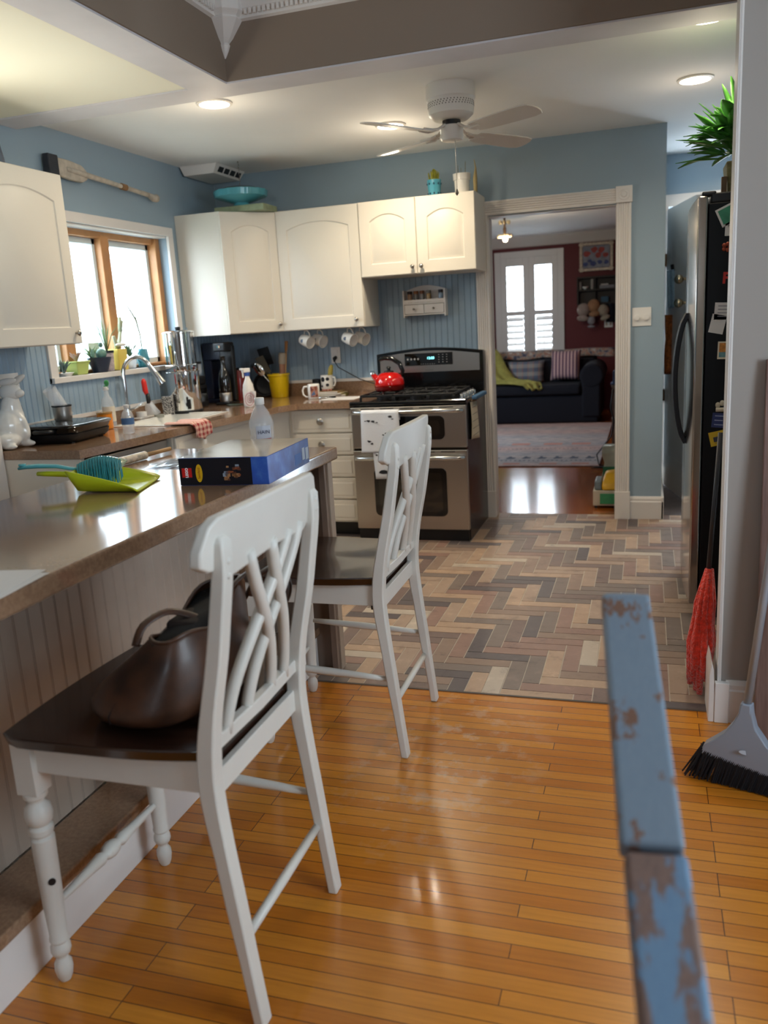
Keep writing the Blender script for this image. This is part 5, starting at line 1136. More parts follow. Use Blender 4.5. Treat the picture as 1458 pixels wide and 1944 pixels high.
# ceiling vent
t = thing('ceiling_vent', 'white ceiling vent box above the corner cabinet', 'vent', (-1.80, .40, 2.5))
b = MB(); b.loft([[(-1.94, .20, 2.4995), (-1.66, .20, 2.4995), (-1.66, .62, 2.4995), (-1.94, .62, 2.4995)], [(-1.92, .22, 2.44), (-1.70, .22, 2.44), (-1.70, .60, 2.44), (-1.92, .60, 2.44)]]); b.build('vent_box', TRIM, t, bevel=.003)
b = MB()
for k in range(4): b.box(-.002, .004, .26+k*.085, .325+k*.085, -.018, .018, Matrix.Translation((-1.682, 0, 2.47)) @ Matrix.Rotation(.55, 4, 'Y'))
b.build('vent_opening', BLACKP, t)

# ---------------------------------------------------------------- window sill things
SZ = WZ0+.0006
def pot(b, c, r0, r1, h, n=22): b.lathe([(r0*.95, 0), (r0, .003), (r1, h), (r1-.004, h), (r0-.004, .01), (.001, .01)], c, n=n)
def sill(name, lab, c, potname='pot', cat='plant'): return thing(name, lab, cat, c, 'plants on the kitchen window sill' if cat == 'plant' else None)
SX = -1.985
def blades(b, c, n, h, spread, w, rnd, flat=.3, droop=.0):
    for k in range(n):
        a = rnd.uniform(0, 2*PI); s = rnd.uniform(.2, 1)*spread; hh_ = h*rnd.uniform(.6, 1)
        p0 = Vector(c); p1 = p0+Vector((math.cos(a)*s*.45, math.sin(a)*s*.45, hh_*.65)); p2 = p0+Vector((math.cos(a)*s, math.sin(a)*s, hh_-droop*s))
        b.tube([p0, p1, p2], [w*.7, w, w*.12], n=6, flat=flat)
rn = random.Random(21)
c = (SX, -1.20, SZ); t = sill('succulent_dish', 'shallow white dish of small dark succulents at the left end of the sill', c)
b = MB(); pot(b, c, .04, .055, .018); b.build('dish', CERAM, t, smooth=True, angle=40)
b = MB(); blades(b, (SX, -1.20, SZ+.012), 16, .08, .05, .007, rn, .6); b.build('foliage', mat('dark_succulent', rgb('4b5f5c'), .5), t, smooth=True)
c = (SX, -1.08, SZ); t = sill('succulent_box', 'square pale green planter with small pinkish succulents', c)
b = MB(); b.loft([[(SX-.035, -1.125, SZ), (SX+.035, -1.125, SZ), (SX+.035, -1.04, SZ), (SX-.035, -1.04, SZ)], [(SX-.045, -1.14, SZ+.065), (SX+.045, -1.14, SZ+.065), (SX+.045, -1.025, SZ+.065), (SX-.045, -1.025, SZ+.065)]]); b.box(SX-.049, SX+.049, -1.144, -1.021, SZ+.065, SZ+.075); b.build('planter', mat('pale_green_glaze', rgb('aebd6c'), .35), t, bevel=.003)
b = MB(); blades(b, (SX, -1.08, SZ+.07), 18, .06, .05, .006, rn, .8); b.build('foliage', mat('pink_succulent', rgb('a08478'), .5), t, smooth=True)
c = (SX+.02, -.90, SZ); t = sill('cactus_bowl', 'dark blue bowl of cacti on the window sill', c)
b = MB(); pot(b, c, .042, .07, .085, 28); b.lathe([(.062, .078), (.001, .08)], c, n=20, cap=True); b.build('bowl', mat('dark_blue_glaze', rgb('2a3245'), .4), t, smooth=True, angle=40)
CACT = mat('striped_cactus', rgb('6e9488'), .5, noise=.5, nscale=30)
b = MB(); b.sphere((SX+.03, -.89, SZ+.105), .032, (1, 1, .95)); b.sphere((SX+.02, -.955, SZ+.11), .012, (1, 1, 2.2)); b.sphere((SX+.02, -.87, SZ+.155), .011, (1, 1.3, 1.4)); b.build('cactus', CACT, t, smooth=True)
b = MB(); blades(b, (SX, -.94, SZ+.08), 14, .075, .06, .007, rn, .6); b.build('foliage', GREEN2, t, smooth=True)
c = (SX, -.79, SZ); t = sill('spiky_aloe', 'tall thin-leaved plant in a floral pot with a black rim', c)
b = MB(); pot(b, c, .032, .037, .11); b.build('pot', mat('floral_pink_pot', rgb('bcaeb0'), .4, noise=.45, nscale=60), t, smooth=True, angle=40)
b = MB(); b.lathe([(.038, .105), (.04, .108), (.04, .12), (.034, .12)], c, n=20); b.build('black_rim', BLACKP, t)
b = MB(); blades(b, (SX, -.79, SZ+.11), 9, .24, .11, .004, rn, .4); b.build('foliage', GREEN2, t, smooth=True)
c = (SX, -.685, SZ); t = sill('antler_plant', 'twisted pale cactus in a yellow square pot before the window post', c)
b = MB(); b.box(SX-.04, SX+.04, -.735, -.645, SZ, SZ+.125); b.build('pot', mat('soft_yellow_glaze', rgb('d8c25c'), .4), t, bevel=.004)
b = MB()
for p in ([(SX, -.69, SZ+.12), (SX+.01, -.66, SZ+.18), (SX+.0, -.63, SZ+.23), (SX+.01, -.61, SZ+.29)], [(SX+.0, -.63, SZ+.23), (SX+.02, -.655, SZ+.27), (SX+.02, -.65, SZ+.31)], [(SX, -.69, SZ+.12), (SX+.02, -.72, SZ+.16), (SX+.02, -.735, SZ+.20)]): b.tube(p, [.014, .012, .010, .006][:len(p)], n=8)
b.build('branching_stem', mat('grey_green_cactus', rgb('a3aa90'), .6), t, smooth=True)
b = MB(); b.sphere((SX+.035, -.695, SZ+.15), .022, (1.3, 1.8, .55)); b.build('shell', CERAM, t, smooth=True)
b = MB(); b.box(SX-.045, SX-.041, -.90, -.80, SZ, SZ+.17); tag(b.build('greeting_card', mat('pale_card', rgb('cfdccf'), .7)), 'pale card propped behind the thin-leaved plant', 'card')
c = (SX, -.56, SZ); t = sill('spiky_haworthia', 'low spiky green plant in a clear jar on the sill', c)
b = MB(); pot(b, c, .03, .04, .07); b.build('jar', CLEARP, t, smooth=True, angle=40)
b = MB(); blades(b, (SX, -.56, SZ+.06), 16, .11, .08, .006, rn, .4); b.build('foliage', mat('deep_green_leaf', rgb('4c7050'), .5), t, smooth=True)
c = (SX, -.42, SZ); t = sill('bare_branch_vase', 'teal jug holding a bare branching stem at the right of the sill', c)
b = MB(); b.lathe([(.028, 0), (.032, .004), (.038, .05), (.032, .1), (.029, .115), (.026, .115), (.028, .1), (.001, .01)], c, n=22); b.build('jug', TEAL, t, smooth=True, angle=50)
b = MB(); b.tube([(SX, -.455, SZ+.1), (SX, -.475, SZ+.085), (SX, -.475, SZ+.045), (SX, -.455, SZ+.03)], .005, n=8); b.build('handle', TEAL, t, smooth=True)
b = MB(); b.tube([(SX, -.42, SZ+.02), (SX, -.425, SZ+.2), (SX, -.45, SZ+.29), (SX, -.50, SZ+.35), (SX, -.57, SZ+.42)], [.005, .005, .006, .005, .002], n=7); b.tube([(SX, -.45, SZ+.29), (SX, -.445, SZ+.35), (SX, -.46, SZ+.42)], [.004, .003, .001], n=6); b.build('branch', mat('grey_green_stem', rgb('7c8570'), .7), t, smooth=True)
# ---------------------------------------------------------------- refrigerator
FX, FY0, FY1 = 1.245, -1.25, -.34
t = thing('refrigerator', 'tall stainless side-by-side refrigerator with black sides at the right', 'refrigerator', (1.66, -.8, 0))
b = MB(); b.box(1.302, 2.05, FY0+.005, FY1, .06, 1.80); b.build('cabinet_body', FRSIDE, t, bevel=.004)
b = MB(); b.box(1.31, 2.03, FY0+.01, FY1-.01, 1.8, 1.84); b.box(1.275, 1.33, FY0+.01, FY0+.08, 1.83, 1.848); b.build('hinge_cover', BLACKP, t, bevel=.006)
DOORST = mat('polished_door_steel', rgb('b3aca6'), .13, 1)
def fdoor(y0, y1):
    b = MB(); K = 10; pts = [(1.299, y0, .07), (1.299, y1, .07)]
    for k in range(K+1): s = k/K; yy = y1+(y0-y1)*s; pts.append((FX+.020-.02*math.sin(PI*min(1, max(0, (yy-FY0)/(FY1-FY0)))) if False else FX+.014*(2*(yy-(FY0+FY1)/2)/(FY1-FY0))**2, yy, .07))
    b.prism(pts, (0, 0, 1.76)); return b.build('door', DOORST, t, bevel=.008, seg=3, smooth=True, angle=30)
ym = -.845
d1 = fdoor(FY0, ym-.004); d2 = fdoor(ym+.004, FY1)
for d_, yy, s in ((d1, ym-.05, -1), (d2, ym+.05, 1)):
    b = MB(); pts = []
    for k in range(15):
        q = k/14; z = .76+.60*q; pts.append((FX+.002-.052*math.sin(PI*q)**.6, yy, z))
    b.bar(pts, .05, .022, (0, 1, 0)); b.build('handle', mat('navy_black_handle', rgb('0c1019'), .5), d_, bevel=.004)
b = MB(); b.box(1.30, 2.04, FY0+.03, FY1-.02, .0, .0605); b.build('plinth', BLACKP, t)
b = MB(); b.box(1.295, 1.36, FY0-.012, FY0+.02, .0, .058); b.build('foot', BLACKP, t, bevel=.008)
def fp(name, lab, cat, x0, x1, z0, z1, m, rot=0, extra=None):
    c = ((x0+x1)/2, FY0+.0035, (z0+z1)/2); t = thing(name, lab, cat, c); M = Matrix.Translation(c) @ Matrix.Rotation(rot, 4, 'Y')
    w, h = (x1-x0)/2, (z1-z0)/2; b = MB(); b.box(-w, w, -.0012, .0012, -h, h, M); b.build('sheet', m, t)
    if extra: extra(M, w, h, t)
    return t
def lines(col, n=5):
    def f(M, w, h, t):
        b = MB()
        for k in range(n): z = h*(.6-1.2*k/(n-1)); b.box(-w*.7, w*(.7-.4*(k % 2)), -.0022, -.0013, z-.0018, z+.0018, M)
        b.build('writing', mat('ink_'+col, rgb(col), .6), t)
    return f
def green_in(M, w, h, t):
    b = MB(); b.box(-w+.008, w-.008, -.0022, -.0013, -h+.008, h-.008, M); b.build('picture', mat('green_landscape', rgb('3f9272'), .5, noise=.3, nscale=30), t)
fp('picture_card', 'green picture card tilted at the top of the refrigerator side', 'card', 1.335, 1.475, 1.725, 1.80, PAPER, -.42, green_in)
def eat(M, w, h, t): text('note_writing', 'EAT A\nHEALTHY\nLUNCH', .017, M @ Vector((0, -.0016, 0)), (PI/2, 0, 0), mat('ink_dark', rgb('3a3a40'), .6), t, .0002)
fp('note', 'white handwritten note below the green card on the refrigerator', 'note', 1.367, 1.46, 1.665, 1.745, PAPER, .03, eat)
t = thing('magnet', 'small brown-orange flower magnet on the refrigerator side', 'magnet', (1.375, FY0, 1.622))
b = MB()
for k in range(5): a = k*2*PI/5; b.sphere((1.375+.012*math.cos(a), FY0-.001, 1.622+.012*math.sin(a)), .009, (1, .4, 1), 8, 6)
b.build('petals', mat('rust_orange', rgb('8c3a1e'), .5), t, smooth=True)
o = text('letter_magnet', 'F', .062, (1.376, FY0+.001, 1.497), (PI/2, .08, 0), mat('red_magnet', rgb('b8200f'), .4), None, .004, bold=.002); tag(o, 'red letter F magnet on the black refrigerator side', 'magnet')
fp('paper_sheet', 'two overlapping white papers on the refrigerator side, upper sheet', 'paper', 1.335, 1.42, 1.33, 1.40, PAPER, .06, lines('8a8a92', 4))
fp('paper_sheet', 'lower white slip sticking out under the upper refrigerator paper', 'paper', 1.320, 1.378, 1.275, 1.352, PAPER, .22)
def cart(M, w, h, t):
    b = MB(); b.mi = 0; b.box(-w+.006, w-.006, -.0022, -.0013, -h*.2, h-.006, M); b.mi = 1; b.box(-w+.006, w-.006, -.0022, -.0013, -h+.008, -h*.2, M); b.build('picture', [mat('orange_scene', rgb('d08a3a'), .5, noise=.5, nscale=60), mat('teal_scene', rgb('6b9aa0'), .5, noise=.3, nscale=60)], t)
fp('picture_card', 'small colourful orange picture card low on the refrigerator side', 'card', 1.352, 1.412, 1.167, 1.24, mat('cream_card2', rgb('ddd6bd'), .5), .03, cart)
t = thing('magnet', 'white flower-shaped magnet above the blue card on the refrigerator', 'magnet', (1.378, FY0, .968))
b = MB(); b.box(1.352, 1.402, FY0-.001, FY0+.004, .945, .962)
for k in range(3): b.sphere((1.360+k*.017, FY0+.002, .973+.008*(k == 1)), .0105, (1, .35, 1.2), 10, 6)
b.build('flower', mat('pale_magnet', rgb('c6bda8'), .5), t, smooth=True)
fp('picture_card', 'blue printed magnet card above the yellow one on the refrigerator', 'card', 1.338, 1.405, .875, .938, mat('indigo_card', rgb('2c3a70'), .5, noise=.3, nscale=40), .08, lines('9aa3c0', 3))
def yel(M, w, h, t):
    b = MB(); b.box(-w*.62, w*.9, -.0022, -.0013, -h*.45, h*.25, M); b.build('dark_panel', mat('dark_slate_print', rgb('3c3f4c'), .5), t)
    text('card_writing', 'LIBRARY', .012, M @ Vector((0, -.0016, -h*.72)), (PI/2, 0, 0), mat('ink_dark', rgb('3a3a40'), .6), t, .0002)
fp('picture_card', 'yellow framed card tilted lowest on the refrigerator side', 'card', 1.330, 1.412, .80, .862, mat('yellow_card', rgb('cfae22'), .5), -.22, yel)
# plant on the refrigerator
t = thing('potted_plant', 'leafy green plant in a woven pot on top of the refrigerator', 'plant', (1.46, -1.05, 1.8406))
b = MB(); b.loft([[(1.46+s*w, -1.05+q*w, 1.841+z) for s, q in ((-1, -1), (1, -1), (1, 1), (-1, 1))] for w, z in ((.078, 0), (.088, .13))]); b.build('pot', mat('woven_straw', rgb('8d8358'), .7, noise=.35, nscale=60), t, bevel=.006)
b = MB(); b.box(1.355, 1.375, -1.15, -1.12, 1.841, 1.91); b.build('wooden_tag', mat('brown_tag', rgb('6c5238'), .6), t)
b = MB(); pr = random.Random(9)
def leaf(b, p0, dirv, L, w, droop):
    dirv = dirv.normalized(); side = dirv.cross(Vector((0, 0, 1))); side = side.normalized() if side.length > .01 else Vector((1, 0, 0)); rings = []
    upv = side.cross(dirv)
    for k in range(7):
        s = k/6; q = p0+dirv*L*s+Vector((0, 0, -droop*s*s)); ww = w*math.sin(PI*min(.98, .08+s*.9))**.8
        rings.append([q-side*ww+upv*ww*.25, q-upv*.001, q+side*ww+upv*ww*.25, q+upv*.002])
    b.loft(rings)
LC = (1.43, -1.05)
for k in range(120):
    a = pr.uniform(0, 2*PI); el = pr.uniform(-.1, 1.45); d = Vector((math.cos(a)*math.cos(el), math.sin(a)*math.cos(el), math.sin(el)))
    p0 = Vector((LC[0], LC[1], 1.99+pr.uniform(0, .12)))+Vector((d.x, d.y, 0))*.04
    leaf(b, p0+d*.03, d, pr.uniform(.11, .20), pr.uniform(.020, .032), pr.uniform(0, .04))
b.build('foliage', GREEN, t, smooth=True)
b = MB()
for k in range(8): a = pr.uniform(0, 6.28); b.tube([(LC[0], LC[1], 1.96), (LC[0]+.05*math.cos(a), LC[1]+.05*math.sin(a), 2.1)], .003, n=5)
b.build('stem', GREEN2, t)
# red duster
t = thing('red_duster', 'bright red fluffy duster leaning in the gap beside the refrigerator', 'duster', (1.27, -2.02, 0))
REDF = mat('red_chenille', rgb('e63a24'), .95, sheen=.5, noise=.3, nscale=70, bump=.8, bscale=120)
b = MB(); pr = random.Random(31)
for k in range(60):
    a = pr.uniform(0, 2*PI); r0 = pr.uniform(.005, .02); x0, y0 = 1.292, -1.985
    dx, dy = math.cos(a), math.sin(a); z1 = pr.uniform(.0, .10) if dx < .2 else pr.uniform(.05, .2); wd_ = pr.uniform(.02, .05)
    pts = [(x0+dx*r0*.5, y0+dy*r0*.5, .46), (x0-.012+dx*r0*1.6, y0-.02+dy*r0*1.5, .34), (x0-.022+dx*wd_*.85, y0-.04+dy*wd_*1.3, .20), (min(x0-.026+dx*wd_*.75, 1.30), y0-.05+dy*wd_*1.4, z1+.012)]
    b.tube(pts, [.007, .011, .013, .011], n=7)
b.build('strands', REDF, t, smooth=True)
b = MB(); b.tube([(1.288, -1.982, .42), (1.32, -1.93, .95)], .009, n=8); b.build('handle', mat('dark_duster_handle', rgb('2c2c30'), .4), t, smooth=True)
# leaning board and broom
b = MB(); Mb = Matrix.Translation((1.416, -2.362, .0)) @ Matrix.Rotation(-.075, 4, 'X'); b.box(0, .62, -.012, .012, .003, 1.225, Mb); tag(b.build('table_leaf', WALNUT, bevel=.003), 'dark reddish-brown wooden board leaning on the grey wall', 'board')
GREYP = mat('grey_plastic', rgb('8c96a4'), .3)
t = thing('broom', 'grey angled broom with black bristles leaning at the right edge', 'broom', (1.36, -2.56, 0))
def BR(u, v, z): return Vector((1.330+u*.95+v*.3, -2.665-u*.30+v*.95, z*1.14))
b = MB()
def brow(u):   # along head
    return u
prof_ = [(0.0, .215), (.012, .20), (.05, .165), (.075, .14)]
xs_ = [(-.105, .052, .012), (-.100, .085, .016), (-.07, .115, .019), (-.03, .145, .021), (-.005, .185, .020), (.0, .22, .018)]
rings = []
# head outline as loft across z: width narrows upward to the neck
for z, l, r_, th in ((.075, -.098, .20, .020), (.10, -.088, .175, .021), (.125, -.06, .125, .021), (.15, -.032, .085, .020), (.18, -.010, .055, .018), (.21, .006, .045, .016), (.235, .010, .042, .014)):
    zz = lambda u: z-.16*(u+.1)*max(0, (.24-z)/.165)
    rings.append([BR(l+(r_-l)*k/8, -th, zz(l+(r_-l)*k/8)) for k in range(9)]+[BR(l+(r_-l)*k/8, th, zz(l+(r_-l)*k/8)) for k in range(8, -1, -1)])
b.loft(rings); b.build('head', GREYP, t, bevel=.005, seg=3, smooth=True, angle=60)
b = MB(); b.lathe([(.012, 0), (.012, .0006)], BR(.03, -.0215, .105), n=20, axis=(.28, -.95, .1), sx=1.6, sy=.5); b.build('badge', mat('grey_badge', rgb('a3a9b2'), .3), t)
b = MB(); neck = BR(.026, 0, .225); topp = neck+Vector((.13, .10, 1.2)).normalized()*1.25; b.tube([neck, neck+(topp-neck)*.5, topp], .0115, n=14); b.build('handle', mat('pale_grey_metal', rgb('a3b0bf'), .3, .3), t, smooth=True)
b = MB(); pr = random.Random(8)
for i in range(64):
    for j in range(6):
        u = -.095+.285*i/63; v = -.017+.034*j/5; zt_ = .082-.16*(u+.1)+.01
        fl = -.012-.035*(1-i/63)**3*(i < 12)*pr.random()
        p0 = BR(u, v, zt_); p1 = BR(u+fl-.008, v*1.8+pr.uniform(-.004, .004), max(.004, zt_-.092+pr.uniform(-.004, .004)))
        b.tube([p0, p1], [.0032, .0022], n=4)
b.build('bristles', mat('black_bristle', rgb('17181d'), .6), t)
# weathered blue rail close to the viewer
BLP = NT('chipped_blue_paint', .45); _v = BLP.coord('Object', (1, .35, 1)); _n = BLP.noise(_v, 26, 6, .65); _n2 = BLP.noise(BLP.coord('Object', (60, 6, 60)), 3, 4)
BLP.col(BLP.mix(BLP.ramp(_n, [(.56, (0, 0, 0)), (.575, (1, 1, 1))]), BLP.mix(_n2, rgb('627282'), rgb('717f8c')), rgb('6a4b3a'))); BLP = BLP.m
BLP2 = NT('worn_blue_paint', .5); _v = BLP2.coord('Object', (1.6, .45, 1)); _n = BLP2.noise(_v, 20, 6, .6); _n2 = BLP2.noise(BLP2.coord('Object', (60, 6, 60)), 3, 4)
BLP2.col(BLP2.mix(BLP2.ramp(_n, [(.50, (0, 0, 0)), (.54, (.9, .9, .9))]), BLP2.mix(_n2, rgb('54708c'), rgb('66829a')), BLP2.mix(BLP2.noise(BLP2.coord('Object', (90, 5, 90)), 3, 4), rgb('4e3628'), rgb('83604a')))); BLP2 = BLP2.m
t = thing('blue_handrail', 'weathered blue painted wooden rail close to the camera, out of focus', 'handrail', (1.08, -4.26, 0))
r0 = Vector((1.040, -3.90, .985)); r1 = Vector((1.0935, -4.43, .765)); dr_ = (r1-r0).normalized(); wv = Vector((.995, .10, 0))
b = MB(); b.bar([r0, r0+dr_*.40], .066, .032, wv); b.build('upper_rail', BLP, t, bevel=.006, seg=3)
b = MB(); b.bar([r0+dr_*.402+Vector((.003, 0, -.006)), r0+dr_*1.15+Vector((.01, 0, -.006))], .064, .034, wv); b.build('lower_rail', BLP2, t, bevel=.006, seg=3)
b = MB(); b.bar([r0+dr_*-.012+Vector((-.004, .0, -.008)), r0+dr_*-.0005+Vector((-.004, 0, -.006))], .05, .028, wv); b.build('end_cap', BLP, t, bevel=.004)
b = MB(); b.box(1.068, 1.098, -4.31, -4.28, 0, .80); b.build('support_post', BLP, t)
b = MB(); b.box(1.10, 1.15, -4.98, -4.93, 0, .52); b.build('support_post', BLP, t)

# ---------------------------------------------------------------- ceiling fan and lamps
FW = mat('fan_white', rgb('dcd8d2'), .35); FC = (.144, -.80)
t = thing('ceiling_fan', 'white four-blade ceiling fan with pull chain under the kitchen ceiling', 'ceiling fan', (FC[0], FC[1], 2.5))
lz([(.118, 2.4995), (.120, 2.49), (.120, 2.435), (.115, 2.43), (.112, 2.425), (.112, 2.39), (.108, 2.365), (.085, 2.345), (.06, 2.34), (.001, 2.34)], (*FC, 0), FW, 'motor_housing', t, n=48, ang=35)
b = MB()
for k in range(44):
    a = k*2*PI/44
    for j in range(3): b.box(.1105, .1128, -.0022, .0022, 2.396+j*.009, 2.401+j*.009, Matrix.Translation((*FC, 0)) @ Matrix.Rotation(a+j*.04, 4, 'Z'))
for k in range(20): b.box(.088, .112, -.003, .003, -.001, .001, Matrix.Translation((*FC, 2.358)) @ Matrix.Rotation(k*2*PI/20, 4, 'Z') @ Matrix.Rotation(-.55, 4, 'Y'))
b.build('vent_slots', mat('dark_slot', rgb('5b574f'), .6), t)
lz([(.045, 2.34), (.045, 2.318), (.001, 2.318)], (*FC, 0), BLACKP, 'rotor_gap', t, n=24)
lz([(.05, 2.3175), (.056, 2.31), (.056, 2.262), (.05, 2.250), (.035, 2.246), (.001, 2.245)], (*FC, 0), FW, 'switch_housing', t, n=32)
for ang in (57, 147, 237, 327):
    Mz = Matrix.Translation((FC[0], FC[1], 2.315)) @ Matrix.Rotation(math.radians(ang), 4, 'Z')
    b = MB(); b.tube([Mz @ Vector((.05, 0, 0)), Mz @ Vector((.09, 0, -.02)), Mz @ Vector((.13, 0, -.028))], [.016, .011, .014], n=8, flat=.5)
    b.box(.12, .20, -.032, .032, -.034, -.030, Mz)
    for s in (-.02, .02): b.tube([Mz @ Vector((.10, s*.4, -.024)), Mz @ Vector((.14, s, -.036)), Mz @ Vector((.20, s*.9, -.034))], .007, n=6)
    ir = b.build('blade_iron', FW, t, smooth=True, angle=40)
    Mt = Mz @ Matrix.Rotation(-.19, 4, 'X'); b = MB(); P_ = [(.155, -.045), (.20, -.055), (.36, -.064), (.48, -.066), (.525, -.055), (.54, -.03), (.545, 0), (.54, .03), (.525, .055), (.48, .066), (.36, .064), (.20, .055), (.155, .045)]
    b.prism([Mt @ Vector((x, y, -.042+.004)) for x, y in P_], Mt.to_3x3() @ Vector((0, 0, .006))); b.build('blade', FW, t, bevel=.002)
b = MB(); b.tube([(FC[0]+.022, FC[1]-.03, 2.25), (FC[0]+.022, FC[1]-.03, 2.02)], .0016, n=6)
for k in range(20): b.sphere((FC[0]+.022, FC[1]-.03, 2.24-k*.011), .0024, (1, 1, 1), 6, 4)
b.build('pull_chain', KNOB, t)
lz([(.002, 0), (.009, .010), (.006, .02), (.003, .03)], (FC[0]+.022, FC[1]-.03, 1.99), mat('aged_silver', rgb('7f7d76'), .35, .8), 'pull_weight', t, n=10)
for (x, y, e), lab in zip(LAMPS, ('glowing recessed ceiling light nearest the corner of the beams', 'glowing recessed ceiling light beside the fan', 'glowing recessed ceiling light farther back at the right', 'glowing recessed ceiling light cut by the beam at top right')):
    t = thing('recessed_light', lab, 'ceiling light', (x, y, 2.5), 'recessed ceiling lights')
    b = MB(); b.lathe([(.088, 2.4995), (.088, 2.493), (.074, 2.490), (.072, 2.4995)], (x, y, 0), n=36); b.build('trim_ring', FW, t, smooth=True, angle=40)
    b = MB(); b.lathe([(.071, 2.4965), (.071, 2.4915), (.001, 2.4915)], (x, y, 0), n=36); b.build('diffuser', BULB, t)

# ---------------------------------------------------------------- hall
b = MB(); b.sheet(lambda u, v: (1.205+.065*u+.012*v, 1.62+.02*math.sin(u*8), 1.66-.27*v), 8, 8); o = b.build('blue_towel', mat('pale_blue_terry', rgb('7f9fb8'), .9, noise=.25, nscale=80), thick=.012, smooth=True); tag(o, 'pale blue cloth hanging on the hall door left of the refrigerator', 'cloth')
b = MB(); b.tube([(1.235, 1.61, 1.70), (1.24, 1.61, 1.665)], .012, n=8); b.build('hook', BLACKP, o)
b = MB(); b.sheet(lambda u, v: (1.20+.07*u, 1.66+.015*math.sin(u*7+v*3), 1.34-.44*v), 8, 10); tag(b.build('leopard_scarf', mat('leopard_print', rgb('8a4f22'), .8, noise=.7, nscale=60), thick=.02, smooth=True), 'brown leopard-print scarf hanging below the blue cloth', 'scarf')

# ---------------------------------------------------------------- living room
t = thing('area_rug', 'faded pink and grey-blue patterned rug on the living room floor', 'rug', (-.3, 4.3, 0))
RUG = NT('faded_rug', .95); _v = RUG.coord('Object'); _s = RUG.n('ShaderNodeSeparateXYZ'); RUG.l(_v, _s.inputs[0])
_y = RUG.n('ShaderNodeMapRange'); _y.inputs[1].default_value = 2.7; _y.inputs[2].default_value = 5.85; RUG.l(_s.outputs[1], _y.inputs[0])
_p, _g2, _b2 = rgb('c2a8a2'), rgb('a3a6ac'), rgb('b8b0b0')
_r = RUG.ramp(_y.outputs[0], [(0, _p), (.05, _b2), (.10, _g2), (.16, _b2), (.22, _g2), (.34, _p), (.42, _g2), (.55, _b2), (.62, _g2), (.74, _p), (.84, _b2), (.93, _p)])
_n = RUG.noise(RUG.coord('Object', (1, 2.5, 1)), 7, 5, .7); RUG.col(RUG.mix(.8, _r, RUG.ramp(_n, [(.35, rgb('8d97a4')), (.6, rgb('e9dcd6'))]), 'MULTIPLY')); RUG = RUG.m
b = MB(); b.box(-1.9, .66, 2.70, 5.85, .0006, .012); b.build('pile', RUG, t, bevel=.003)
x = -1.2; NM = mat('navy_motif', rgb('454c5c'), .95)
while x < .6:
    b = MB(); b.prism([(x, 3.12, .0125), (x+.02, 3.10, .0125), (x+.085, 3.11, .0125), (x+.095, 3.17, .0125), (x+.05, 3.19, .0125), (x+.045, 3.235, .0125), (x+.02, 3.235, .0125), (x+.02, 3.19, .0125)], (0, 0, .0008)); b.build('border_motif', NM, t); x += .155
b = MB(); x = -1.2
while x < .62: b.box(x, x+.014, 2.98, 3.01, .012, .0128); b.box(x, x+.014, 3.72, 3.74, .012, .0128); x += .045
for x in (-.95, -.6, -.25, .1, .4): b.mi = 1; b.box(x, x+.16, 2.78, 2.86, .012, .0127); b.box(x-.1, x+.1, 4.0, 4.13, .012, .0127)
b.build('dotted_motif', [MATS['navy_motif'], mat('salmon_motif', rgb('a8776e'), .95)], t)
# sofa
t = thing('sofa', 'dark navy rolled-arm sofa under the shuttered window', 'sofa', (-.6, 6.4, 0))
b = MB(); b.box(-1.75, .48, 5.95, 6.85, .0, .36); b.build('base', NAVY, t, bevel=.03, seg=3)
b = MB(); b.box(-1.5, .26, 5.9, 6.55, .37, .50); b.build('seat_cushion', NAVY, t, bevel=.04, seg=4)
b = MB(); b.box(-1.7, .40, 6.5, 6.9, .36, .80); b.tube([(-1.72, 6.72, .78), (.42, 6.72, .78)], .10, n=16); b.build('backrest', NAVY, t, bevel=.03, seg=3, smooth=True, angle=50)
for xa in (-1.72, .27):
    b = MB(); b.box(xa, xa+.24, 5.93, 6.85, .07, .60); b.tube([(xa+.13, 5.92, .60), (xa+.13, 6.85, .62)], .155, n=18); b.build('armrest', NAVY, t, bevel=.03, seg=3, smooth=True, angle=50)
def cushion(name, lab, c, w, h, th, rz, rx, m):
    M = Matrix.Translation(c) @ Matrix.Rotation(rz, 4, 'Z') @ Matrix.Rotation(rx, 4, 'X'); b = MB()
    def f(sg): return lambda u, v: M @ Vector(((2*u-1)*w/2*(1-.06*(1-abs(2*v-1)**2)*abs(2*u-1)), sg*th/2*max(0, (1-(2*u-1)**4)*(1-(2*v-1)**4))**.5, (2*v-1)*h/2*(1-.06*(1-abs(2*u-1)**2)*abs(2*v-1))))
    b.sheet(f(1), 12, 12); b.sheet(f(-1), 12, 12); bmesh.ops.remove_doubles(b.bm, verts=b.bm.verts, dist=.0005)
    o = b.build(name, m, smooth=True); return tag(o, lab, 'cushion')
STR = NT('striped_cushion', .9); _v = STR.coord('Object', (1, 1, 1)); _w = STR.n('ShaderNodeTexWave', wave_type='BANDS', bands_direction='X'); _w.inputs['Scale'].default_value = 7; STR.l(_v, _w.inputs[0]); STR.col(STR.ramp(_w.outputs['Color'], [(.25, rgb('4c3450')), (.4, rgb('b08c92')), (.6, rgb('8c6a78')), (.8, rgb('c4a4a0'))])); STR = STR.m
PLA = NT('plaid_cushion', .9); _v = PLA.coord('Object'); _w = PLA.n('ShaderNodeTexWave', wave_type='BANDS', bands_direction='X'); _w.inputs['Scale'].default_value = 2.2; PLA.l(_v, _w.inputs[0]); _w3 = PLA.n('ShaderNodeTexWave', wave_type='BANDS', bands_direction='Z'); _w3.inputs['Scale'].default_value = 3; PLA.l(_v, _w3.inputs[0])
